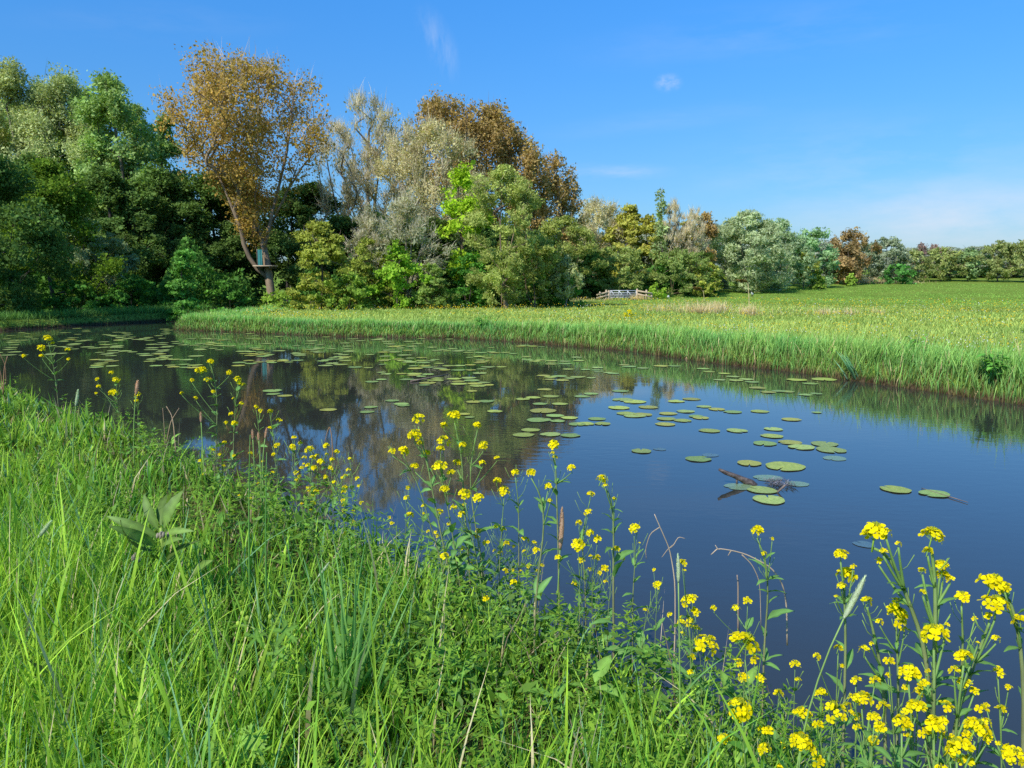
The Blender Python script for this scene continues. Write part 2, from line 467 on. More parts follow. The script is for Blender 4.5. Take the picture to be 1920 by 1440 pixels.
    for q in Q:
        zz = gz(q[0], q[1]) + rng.uniform(.02, .14); k0 = rng.uniform(0, 6.28); c = mixcol(rng, 1, (.05, .12, .015), (.12, .21, .035), .15)[0]
        for k in range(rng.integers(2, 6)):
            a = k0 + k * 1.9; l = rng.uniform(.035, .085); b = np.array([q[0], q[1], zz + k * .012])
            leaf_shape(mb, b, b + np.array([math.cos(a) * l, math.sin(a) * l, l * rng.uniform(.0, .7)]), l * rng.uniform(.35, .55), (0, 0, 1), c, None, 5, .25, .12, .05)
    o = mb.build('ground_cover', M_HERB)
    tag(o, 'low leafy herbs covering the soil between the bank grasses', 'ground cover', None, 'stuff')
    # dead stems and litter lying in the sward
    n = 4200
    P = polar(rng, n, .6, 9, math.radians(-48), math.radians(44), .8)
    d = seg_dist(P, NBW); k = (shore(P) > .02) & (seg_dist(P, FB) > d) & (rng.random(n) < np.where(d < .8, 1, .3)); P = P[k]; n = len(P)
    mb = MB(); c = mixcol(rng, n, (.22, .16, .09), (.42, .35, .24), .2)
    up = rng.random(n) < .35
    P3 = np.column_stack([P, terrain(P) + rng.uniform(0, .06, n)])
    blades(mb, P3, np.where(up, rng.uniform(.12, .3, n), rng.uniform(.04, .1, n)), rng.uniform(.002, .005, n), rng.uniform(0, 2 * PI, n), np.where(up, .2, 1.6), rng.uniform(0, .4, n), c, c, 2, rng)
    o = mb.build('dry_litter', M_STRAW)
    tag(o, 'pale dead stalks and litter scattered low in the bank grass', 'dead stalks', None, 'stuff')

build_near_bank()

# far bank and meadow ----------------------------------------------
def along(A, n, rng, lo, hi):
    """random points beside polyline A at an offset lo..hi on its land side"""
    seg = np.linalg.norm(np.diff(A, axis=0), axis=1); cum = np.concatenate([[0], np.cumsum(seg)])
    s = rng.uniform(0, cum[-1], n); i = np.clip(np.searchsorted(cum, s) - 1, 0, len(seg) - 1)
    t = ((s - cum[i]) / seg[i])[:, None]; p = A[i] * (1 - t) + A[i + 1] * t
    d = unit(A[i + 1] - A[i]); nrm = np.stack([-d[:, 1], d[:, 0]], -1)
    return p + nrm * rng.uniform(lo, hi, n)[:, None]

def build_far_bank():
    rng = np.random.default_rng(5)
    mb = MB()
    A = FB[0:13]
    P = along(A, 80000, rng, -.06, 1.25)
    sd = shore(P); k = sd > -.07; P = P[k]; sd = sd[k]; n = len(P)
    dist = np.hypot(P[:, 0], P[:, 1]); wv = wob(P, 1.3, 4)
    edge = np.clip(1 - np.abs(sd - .15) / .9, 0, 1)
    h = (.19 + .20 * edge + .09 * wv + .09 * wob(P, 3.1, 8) + .05 * wob(P, 7, 2)) * np.exp(rng.normal(0, .25, n)); h = np.clip(h, .08, .8) * np.interp(P[:, 0], [-12, -1, 3, 7], [.48, .5, .72, .95])
    w = rng.uniform(.006, .012, n) * (.6 + dist / 16)
    t = np.clip(.5 + .5 * wv + rng.normal(0, .25, n), 0, 1)[:, None]
    c1 = np.array([.05, .14, .028]) * (1 - t) + np.array([.10, .19, .03]) * t
    c2 = np.array([.11, .26, .07]) * (1 - t) + np.array([.22, .32, .075]) * t
    j = np.clip(1 + rng.normal(0, .2, (n, 1)), .5, 1.6); c1 *= j; c2 *= j
    dry = rng.random(n) < .05; c1[dry] = (.3, .2, .09); c2[dry] = (.38, .31, .16)
    z = np.maximum(terrain(P), -.05)
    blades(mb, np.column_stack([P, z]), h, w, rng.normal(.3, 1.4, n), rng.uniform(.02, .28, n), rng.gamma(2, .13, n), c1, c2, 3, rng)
    # left bank, in the shade of the wood
    P = along(LB[::-1], 16000, rng, -1.6, .05); P = P[shore(P) > -.05]; n = len(P)
    c = mixcol(rng, n, (.04, .10, .02), (.09, .17, .03))
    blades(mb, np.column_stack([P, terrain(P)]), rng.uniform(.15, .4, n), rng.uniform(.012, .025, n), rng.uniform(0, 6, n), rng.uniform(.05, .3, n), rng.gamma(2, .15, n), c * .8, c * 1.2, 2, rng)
    o = mb.build('far_bank_grass', M_GRASS)
    tag(o, 'tall fresh green grass fringing the far bank of the pond', 'grass', None, 'stuff')
    # straw coloured stems at the foot of the far bank
    mb = MB()
    P = along(A, 6500, rng, -.12, .12); k = wob(P, 1.1, 21) > -.35; P = P[k]; n = len(P); dist = np.hypot(P[:, 0], P[:, 1])
    c = mixcol(rng, n, (.17, .12, .045), (.30, .27, .11), .25)
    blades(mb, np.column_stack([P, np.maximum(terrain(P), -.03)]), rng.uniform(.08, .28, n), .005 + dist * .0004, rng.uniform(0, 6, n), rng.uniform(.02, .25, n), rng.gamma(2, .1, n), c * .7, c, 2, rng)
    # tufts of bleached reed in the meadow and along the wood: (px, py, half width px, count, height)
    for px, py, hw, cnt, hh in [(1312, 588, 36, 480, .66), (1345, 584, 18, 280, .62), (1405, 592, 14, 280, .6), (1250, 585, 30, 110, .6), (1215, 584, 30, 50, .55),
                                (1545, 590, 14, 110, .4), (1590, 590, 12, 90, .4), (1640, 588, 14, 50, .35),
                                (905, 571, 7, 300, .5), (946, 570, 14, 700, .55), (995, 568, 7, 350, .5), (426, 586, 6, 250, .45), (440, 581, 18, 260, .9), (640, 577, 60, 250, .3),
                                (1200, 562, 11, 260, .5), (1186, 562, 6, 90, .6), (1150, 563, 30, 60, .3),
                                (1628, 531, 32, 1500, .9), (1520, 536, 10, 500, .8), (1700, 531, 30, 250, .5), (1060, 566, 60, 300, .45), (800, 573, 120, 300, .3), (1480, 590, 150, 110, .45)]:
        g = gz_hit(px, py); Y = g[1]; n = cnt; hwm = hw / F * Y
        Q = np.column_stack([rng.normal(g[0], hwm * .6, n), rng.normal(Y, max(.35, hwm * .35), n)]); c = mixcol(rng, n, (.60, .44, .20), (.78, .63, .36), .12)
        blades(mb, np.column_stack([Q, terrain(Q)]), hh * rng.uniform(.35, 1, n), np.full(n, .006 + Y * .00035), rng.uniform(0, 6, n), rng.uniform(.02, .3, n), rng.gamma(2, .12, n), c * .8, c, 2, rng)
    o = mb.build('dry_reeds', M_STRAW)
    tag(o, 'bleached dry reed stems along the far bank and in meadow tufts', 'dry reeds', None, 'stuff')
    # meadow sward
    mb = MB()
    P = polar(rng, 300000, 8, 112, math.radians(-30), math.radians(46), .25)
    sd = shore(P); k = (sd > .5) & (seg_dist(P, NBW) > seg_dist(P, FB)); P = P[k]; n = len(P); dist = np.hypot(P[:, 0], P[:, 1])
    wv = wob(P, .45, 6); wv2 = wob(P, 1.4, 13)
    near = np.clip((26 - dist) / 14, 0, 1)
    h = (.13 + .10 * near + .05 * wv2) * np.exp(rng.normal(0, .3, n)); h = np.clip(h, .05, .5) * np.clip(1.0 - (dist - 22) / 45, .45, 1)
    w = .0035 + dist * .00052
    t = np.clip(.5 + .4 * wv + .3 * wv2 + rng.normal(0, .2, n), 0, 1)[:, None]
    c1 = np.array([.08, .16, .025]) * (1 - t) + np.array([.15, .20, .035]) * t
    c2 = np.array([.11, .23, .035]) * (1 - t) + np.array([.24, .28, .06]) * t
    gold = (np.clip((dist - 13) / 5, 0, 1) * np.clip((52 - dist) / 8, 0, 1) * .62)[:, None]
    c2 = c2 * (1 - gold) + np.array([.36, .37, .10]) * gold
    lush = np.clip((dist - 48) / 10, 0, 1)[:, None]
    c1 = c1 * (1 - lush) + np.array([.11, .20, .03]) * lush; c2 = c2 * (1 - lush) + np.array([.20, .33, .055]) * lush
    j = 1.18 * np.clip(1 + rng.normal(0, .2, (n, 1)) + .16 * wob(P, .22, 3)[:, None], .5, 1.7)
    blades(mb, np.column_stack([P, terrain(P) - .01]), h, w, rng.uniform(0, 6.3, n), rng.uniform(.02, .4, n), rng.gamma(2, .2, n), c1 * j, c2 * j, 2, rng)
    o = mb.build('meadow_grass', M_GRASS)
    tag(o, 'flowery meadow grass stretching from the far bank to the trees', 'grass', None, 'stuff')
    # buttercups, dandelion heads and white clover
    mb = MB()
    P = polar(rng, 52000, 10.5, 58, math.radians(-27), math.radians(40), .35)
    sd = shore(P); k = (sd > .9) & (seg_dist(P, NBW) > seg_dist(P, FB)) & (rng.random(len(P)) < np.clip(.22 + .6 * wob(P, .5, 17) + .35 * wob(P, 1.7, 3), .02, 1)); P = P[k]; n = len(P); dist = np.hypot(P[:, 0], P[:, 1])
    wh = rng.random(n) < np.where(dist < 20, .55, .18)
    wh |= (dist < 14) & (rng.random(n) < .4)
    col = mixcol(rng, n, (.62, .42, .015), (.68, .52, .04), .15); col[wh] = mixcol(rng, wh.sum(), (.5, .5, .45), (.72, .72, .68), .1)
    z = terrain(P) + rng.uniform(.12, .27, n)
    nr = np.tile(np.array([-.2, -.5, .9]), (n, 1))
    leaves(mb, np.column_stack([P, z]), (.016 + dist * .00085) * np.where(wh, .8, 1), .9, rng, col, .3, nr)
    o = mb.build('meadow_flowers', M_SPEC)
    tag(o, 'tiny yellow and white flowers sprinkled through the meadow grass', 'wildflowers', None, 'stuff')

def gz_hit(px, py):
    """where a line of sight meets the land beyond the pond"""
    d = ray(px, py); t = np.concatenate([np.linspace(8, 60, 500), np.linspace(60, 240, 700)])
    Q = d[None] * (t / d[1])[:, None]; z = Q[:, 2] + HC
    g = terrain(Q[:, :2]); k = np.argmax(z <= np.maximum(g, 0))
    return np.array([Q[k, 0], Q[k, 1], g[k]])

build_far_bank()

# ------------------------------------------------------------------ trees
KIND = {
 #           shape   cb   colour A           colour B            steep cov  stretch ratio twigs bark                clump
 'brown':   ('vase',  .16, (.205, .122, .026),  (.185, .132, .036),   1.5, 1.0, 1.9,   .75,  11,  (.30, .22, .14),   .125),
 'rust':    ('fan',  .12, (.185, .118, .042), (.185, .135, .050),    1.6, 1.7,  2.0,   .7,   5,  (.20, .15, .11),   .13),
 'green':   ('oval', .10, (.088, .138, .042),(.155, .208, .066),   1.0, 2.1,  1.4,   .7,   2,  (.14, .12, .09),   .125),
 'bluegreen': ('round', .05, (0.102, 0.170, 0.068), (0.170, 0.238, 0.102),   1.0, 2.1,  1.3,   .6,   1,  (0.119, 0.102, 0.085),    .16),
 'pale':    ('oval', .10, (0.150, 0.168, 0.062),   (0.205, 0.215, 0.098),    1.1, 1.8,  1.5,   .55,  4,  (0.234, 0.218, 0.172),   .122),
 'dark':    ('oval', .02, (.036, .064, .017),(.066, .108, .026),  .8,  2.2,  1.0,   .7,   2,  (.06, .05, .04),   .16),  # leaf colours darkened to paint in the shade of the wood
 'bright':  ('oval', .06, (.085, .150, .014), (.140, .215, .022),    .8,  1.9,  1.0,   .8,   2,  (0.096, 0.080, 0.056),   .15),
 'lime':    ('oval', .05, (.135, .205, .014),  (.190, .260, .020),    .9,  1.8,  1.1,   .8,   2,  (0.120, 0.088, 0.056),   .16),
 'olive':   ('oval', .02, (.105, .125, .022),  (.180, .188, .034),    .7,  1.6,  .8,    .7,   4,  (0.112, 0.088, 0.064),   .14),
 'willow':  ('round', .05, (.125, .148, .036), (.195, .212, .062),   .9,  1.7,  1.2,   .38,  3,  (0.221, 0.162, 0.102),   .13),
 'silver':  ('round', .02, (.130, .160, .078),(.205, .230, .125),    1.0, 2.2,  1.2,   .38,  1,  (0.112, 0.096, 0.080),    .14),
 'bare':    ('fan',  .22, (0.160, 0.144, 0.070),   (0.213, 0.192, 0.112),    2.0, .18,  1.9,   .6,   58, (0.260, 0.223, 0.161),   .13),
 'tan':     ('fan',  .12, (0.185, 0.165, 0.079),   (0.244, 0.218, 0.125),    1.8, .75,  1.9,   .5,   38, (0.277, 0.231, 0.158),   .14),
 'bush':    ('dome', .0,  (.078, .122, .018), (.135, .190, .030),   .5,  2.3,  .8,    .75,  1,  (.10, .08, .06),   .17),
 'shade':   ('dome', .0,  (.025, .07, .014), (.05, .12, .02),    .5,  2.2,  .8,    .75,  1,  (.06, .05, .04),   .17),  # bush with shade put into its leaf colours
 'cone':    ('cone', .0,  (0.053, 0.128, 0.022),   (0.090, 0.188, 0.038),    .4,  1.9,  .7,    .7,   1,  (.09, .07, .05),   .15),
 'column':  ('oval', .05, (.10, .14, .05),   (.17, .20, .09),    2.5, 1.3,  2.2,   .6,   4,  (.16, .13, .1),    .22),
 'twiggy':  ('oval', .05, (0.122, 0.122, 0.061),   (0.184, 0.178, 0.112),    .6,  .45,  1.0,   .5,   44, (0.264, 0.234, 0.174),   .14),
}

def env(shape, h):
    h = np.clip(h, 0, 1)
    if shape == 'vase': return (.10 + .90 * np.clip(h / .72, 0, 1) ** 1.05) * np.sqrt(np.clip(1 - np.clip((h - .62) / .38, 0, 1) ** 2.2, .02, 1))
    if shape == 'fan': return (.30 + .70 * np.clip(h / .62, 0, 1) ** .8) * np.sqrt(np.clip(1 - np.clip((h - .55) / .45, 0, 1) ** 2.2, .02, 1))
    if shape == 'oval': return np.clip(np.sin(PI * np.clip(h, .0, 1) ** .85 * .93 + .2), .05, 1) ** .75
    if shape == 'round': return np.sqrt(np.clip(1 - (2 * h * .93 - .86) ** 2, .02, 1))
    if shape == 'dome': return np.sqrt(np.clip(1 - h ** 2, .02, 1))
    if shape == 'cone': return np.clip(1.03 - h, .03, 1) ** .9
    return np.ones_like(h)

def tree_meshes(kind, seed, H, R, Y, trunks=None, cb=None, cover=1.0, nclump=None, colmul=(1, 1, 1)):
    """meshes (trunk with limbs, crown) with the origin at the foot of the trunk"""
    shape, cb0, cA, cB, steep, cov, stretch, ratio, twigs, bark, cl = KIND[kind]
    cb = cb0 if cb is None else cb
    rng = np.random.default_rng(seed)
    fine = .82 if kind in ('brown', 'rust', 'pale', 'tan') else 1.0
    cA = np.array(cA) * colmul; cB = np.array(cB) * colmul
    hc = H * (1 - cb); bark = np.array(bark)
    csz = cl * (R * hc) ** .5 * .98                       # clump radius
    nc = nclump or int(np.clip(1.15 * (2 * R * hc) / (csz * csz * 2.2) * (1.0 if shape != 'cone' else .8), 24, 190))
    # clump centres, outward biased, lumpy outline
    hh = rng.beta(1.9, 1.15, nc) if shape == 'vase' else rng.beta(1.35, 1.15, nc) if shape not in ('dome', 'cone') else rng.beta(1.0, 1.35, nc)
    hh = np.clip(hh, .03, .97)
    th = rng.uniform(0, 2 * PI, nc)
    lump = 1 + (.3 if shape == 'cone' else .16) * np.sin(3 * th + seed + 5 * hh * (shape == 'cone')) + .14 * np.sin(hh * 9 + 2 * th + seed * 2)
    rr = np.maximum(env(shape, hh) * R * lump - csz * .6, .02) * np.sqrt(rng.uniform(.12, 1, nc))
    CC = np.column_stack([rr * np.cos(th), rr * np.sin(th), cb * H + hh * hc - csz * .5 * hh])
    # skeleton
    if trunks is None:
        lean = rng.normal(0, .03, 2) * H; n = 9; t = np.linspace(0, 1, n)
        top = H * (.82 if shape != 'dome' else .5)
        def tp(off, hi, ph):
            return np.column_stack([off[0] * t + .02 * H * np.sin(t * 4 + ph), off[1] * t + .02 * H * np.sin(t * 5 + ph * 2), hi * t])
        trunks = [tp(lean, top, seed)]
        if shape in ('round', 'dome') or kind in ('bare', 'tan', 'twiggy'):
            for k in range(2 if kind not in ('bare',) else 1):
                a = rng.uniform(0, 2 * PI); trunks.append(tp((R * .4 * math.cos(a), R * .4 * math.sin(a)), top * .8, seed + k + 1))
    nodes = []; parent = []; paths = []
    for p in trunks:
        p = np.asarray(p, float); start = len(nodes); ids = []
        for q in p:
            nodes.append(q); parent.append(len(nodes) - 2 if len(nodes) - 1 > start else -1); ids.append(len(nodes) - 1)
        if start > 0:   # join further stems to the first
            d = np.linalg.norm(np.array(nodes[:start]) - p[0], axis=1); parent[start] = int(np.argmin(d))
        paths.append(ids)
    order = np.argsort(np.linalg.norm(CC * np.array([1.5, 1.5, .6]), axis=1))
    tips = []
    for ci in order:
        c = CC[ci]; NA = np.array(nodes); dv = c - NA
        hd = np.hypot(dv[:, 0], dv[:, 1]); dist = np.linalg.norm(dv, axis=1)
        cost = dist + 2.2 * np.maximum(0, hd * steep * .5 - dv[:, 2]) + .5 * np.maximum(0, .12 * H - NA[:, 2])
        b = int(np.argmin(cost)); a = NA[b]; m = 4
        pv = unit(a - NA[parent[b]]) if parent[b] >= 0 else np.array([0, 0, 1.])
        ctrl = a + (pv * .5 + np.array([0, 0, .35])) * dist[b] * .45 + rng.normal(0, .05, 3) * dist[b]
        ids = [b]
        for k in range(1, m + 1):
            t = k / m; q = (1 - t) ** 2 * a + 2 * t * (1 - t) * ctrl + t * t * c
            nodes.append(q); parent.append(ids[-1]); ids.append(len(nodes) - 1)
        paths.append(ids); tips.append(ids)
    NA = np.array(nodes); cnt = np.zeros(len(NA))
    for ids in tips: cnt[ids[-1]] += 1
    for i in range(len(NA) - 1, -1, -1):
        if parent[i] >= 0 and parent[i] < i: cnt[parent[i]] += cnt[i]
    r0 = .0125 * H / max(1, (nc ** .52)) * (1.25 if kind in ('brown', 'bare', 'tan') else 1.0)
    rad = r0 * np.maximum(cnt, .6) ** .52
    rad = np.clip(rad, .00022 * Y, None)
    tb = MB(); limbs = []
    for k, ids in enumerate(paths):
        rr_ = rad[ids].copy()
        if k >= len(trunks): rr_[0] = min(rr_[0], rr_[1] * 1.25)
        elif k == 0: rr_[0] *= 1.12
        col = np.tile(bark, (len(ids), 1)) * (1 + rng.normal(0, .06))
        if 0 < k < len(trunks):
            lb = MB(); lb.tube(NA[ids], rr_, 7, col); limbs.append(lb.mesh('limb', M_BARK, True)); continue
        tb.tube(NA[ids], rr_, 7 if k < len(trunks) else 5 if rr_[0] > .03 else 3, col, cap=False)
    # foliage
    cbm = MB(); l0 = max(.09, Y * .0029) * fine
    A = 2 * R * hc * .72; n = int(cov * cover * A / (.25 * l0 * l0 * ratio))
    n = min(n, 80000)
    wts = rng.uniform(.5, 1.5, nc); wts /= wts.sum(); ci = rng.choice(nc, n, p=wts)
    sub = 12   # sprigs inside a clump
    SO = rng.normal(0, 1, (nc, sub, 3)); SO = SO / (np.linalg.norm(SO, axis=2, keepdims=True)) * rng.uniform(.3, 1.0, (nc, sub, 1)) * np.array([1, 1, .75 * stretch ** .5]) * csz
    si = rng.integers(0, sub, n)
    sp = csz * .25
    off = np.clip(rng.normal(0, 1, (n, 3)), -1.55, 1.55) * np.array([1, 1, .8 * stretch]) * sp
    if shape not in ('fan', 'oval') or kind == 'olive': off[:, 2] *= .65
    P = CC[ci] + SO[ci, si] + off
    P[:, 2] = np.maximum(P[:, 2], .05)
    out = P.copy(); out[:, 2] -= cb * H + hc * .45; out = unit(out)
    tone = rng.random((nc, sub))[ci, si]
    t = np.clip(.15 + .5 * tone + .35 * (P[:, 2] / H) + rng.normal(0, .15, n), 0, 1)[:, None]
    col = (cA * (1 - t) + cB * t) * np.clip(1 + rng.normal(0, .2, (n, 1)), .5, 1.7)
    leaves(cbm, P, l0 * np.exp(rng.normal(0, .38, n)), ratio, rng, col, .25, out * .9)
    if twigs:
        m = twigs; nt_ = nc * m; ti = np.repeat(np.arange(nc), m)
        st = CC[ti] + rng.normal(0, .28, (nt_, 3)) * csz
        en = st + (unit(out_dir(CC[ti], H, cb, hc)) * .55 + rng.normal(0, .42, (nt_, 3)) + np.array([0, 0, .38 * stretch])) * csz * rng.uniform(.4, 1.0, (nt_, 1))
        wd = max(.010, .00038 * Y); s = unit(np.cross(en - st, rng.normal(0, 1, (nt_, 3)))) * wd
        mid = (st + en) / 2 + rng.normal(0, .06, (nt_, 3)) * csz
        V = np.stack([st - s * .7, st + s * .7, mid - s * .5, mid + s * .5, en], 1).reshape(-1, 3)
        b5 = np.arange(nt_)[:, None] * 5
        bc = (bark * 1.0 if kind in ('bare', 'tan', 'twiggy') else bark)[None] * np.clip(1 + rng.normal(0, .2, (nt_, 1)), .5, 1.6)
        cbm.add(V, b5 + np.array([0, 1, 3, 2]), b5 + np.array([2, 3, 4]), np.repeat(bc, 5, axis=0))
    return tb.mesh('trunk', M_BARK, True), limbs, cbm.mesh('crown', M_LEAF)

def out_dir(C, H, cb, hc):
    o = C.copy(); o[:, 2] -= cb * H + hc * .35
    return o

CACHE = {}
def tree(name, kind, px, Y, top, wid, label, cat='tree', group=None, cover=1.0, cb=None, colmul=(1, 1, 1), seed=None, trunks=None, share=None, base_z=None, widen=1.18, nclump=None):
    x = (px - 960) / F * (CP * Y + SP * Y * 0) / CP
    # world x from the pixel column at the height of the middle of the tree
    mid = at(px, (top + 560) / 2, Y); x = mid[0]
    z = gz(x, Y) if base_z is None else base_z
    H = at(px, top, Y)[2] - z; R = wid * widen / 2 / F * Y
    colmul = tuple(np.array(colmul) * (1 + np.clip((Y - 70) / 45, 0, 1) * np.array([-.22, -.22, .12])))  # distance haze put into the leaf colour: far crowns duller and bluer
    seed = seed if seed is not None else int(px * 7 + Y * 13 + top) % 9973
    e = empty(name, (x, Y, z - .05), label, cat, group)
    if share and share in CACHE:
        tm, lm, cm, H0, R0 = CACHE[share]
        e.scale = (R / R0, R / R0, H / H0); e.rotation_euler[2] = (seed % 628) / 100
    else:
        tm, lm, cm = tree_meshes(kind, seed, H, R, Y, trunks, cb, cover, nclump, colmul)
        if share: CACHE[share] = (tm, lm, cm, H, R)
    tr_ = new_obj('trunk', tm, e); new_obj('crown', cm, e)
    for q in lm: new_obj('limb', q, tr_)
    return e

# --- the big russet poplar carrying a platform: its stems follow the photo
def poplar_with_platform():
    Y = 40.0; base = at(510, 580, Y); x0, z0 = base[0], gz(base[0], Y)
    def pth(pts, dy=(0, 0)):
        out = []
        for i, (px, py) in enumerate(pts):
            w = at(px, py, Y); t = i / (len(pts) - 1)
            out.append([w[0] - x0, dy[0] + (dy[1] - dy[0]) * t, w[2] - z0])
        return np.array(out)
    tr = [pth([(511, 582), (508, 545), (503, 510), (498, 480), (490, 445), (476, 408), (462, 370), (448, 320), (438, 260), (432, 200), (430, 150)], (0, .3)),
          pth([(504, 520), (484, 502), (470, 480), (461, 455), (458, 430), (448, 400), (436, 370), (420, 330), (392, 290)], (0, -.8)),
          pth([(495, 465), (502, 430), (509, 390), (520, 340), (532, 280), (540, 210), (545, 150)], (0, .8)),
          pth([(478, 412), (478, 370), (484, 320), (488, 250), (490, 170), (488, 120)], (.2, -.6)),
          pth([(505, 415), (530, 370), (556, 315), (575, 260), (588, 200)], (.4, -.4))]
    tree('poplar_tree', 'brown', 468, Y, 104, 300, 'tall russet leaved poplar with forked trunk carrying a platform, biggest tree at the pond', 'poplar', cover=1.05, cb=.33, nclump=150, trunks=[t + np.array([(at(510, 580, Y)[0] - at(468, 322, Y)[0]), 0, 0]) for t in tr], seed=77)
    # platform
    c = at(501, 499, Y); e = empty('treehouse_platform', (c[0], Y - .1, c[2]), 'small wooden platform in the fork of the russet poplar with teal sheet', 'treehouse'); e.scale = (.78, .62, .95)
    m = MB()
    for k in range(5): m.box((-.05 + .003 * k, -.75 + k * .33, .005 * (k % 2)), (1.25, .31, .06))
    deck = m.build('deck', M_WOOD, e)
    m = MB(); m.box((-.32, .1, -.08), (.08, 1.7, .10)); m.build('joist', M_LOG, deck)
    m = MB(); m.box((.38, .1, -.08), (.08, 1.7, .10)); m.build('joist', M_LOG, deck)
    m = MB(); n = 7
    xs = np.linspace(-.42, -.12, n); V = [[x, -.55 + .04 * math.sin(i * 1.7), z] for i, x in enumerate(xs) for z in (.04, .48, .86)]
    q = [[i * 3 + j, i * 3 + 3 + j, i * 3 + 4 + j, i * 3 + 1 + j] for i in range(n - 1) for j in range(2)]
    m.add(V, q); m.build('windbreak', M_TEAL, e)
    m = MB(); m.tube([(-.45, -.55, 0), (-.45, -.55, .9)], .025); m.build('post', M_LOG, e)
poplar_with_platform()

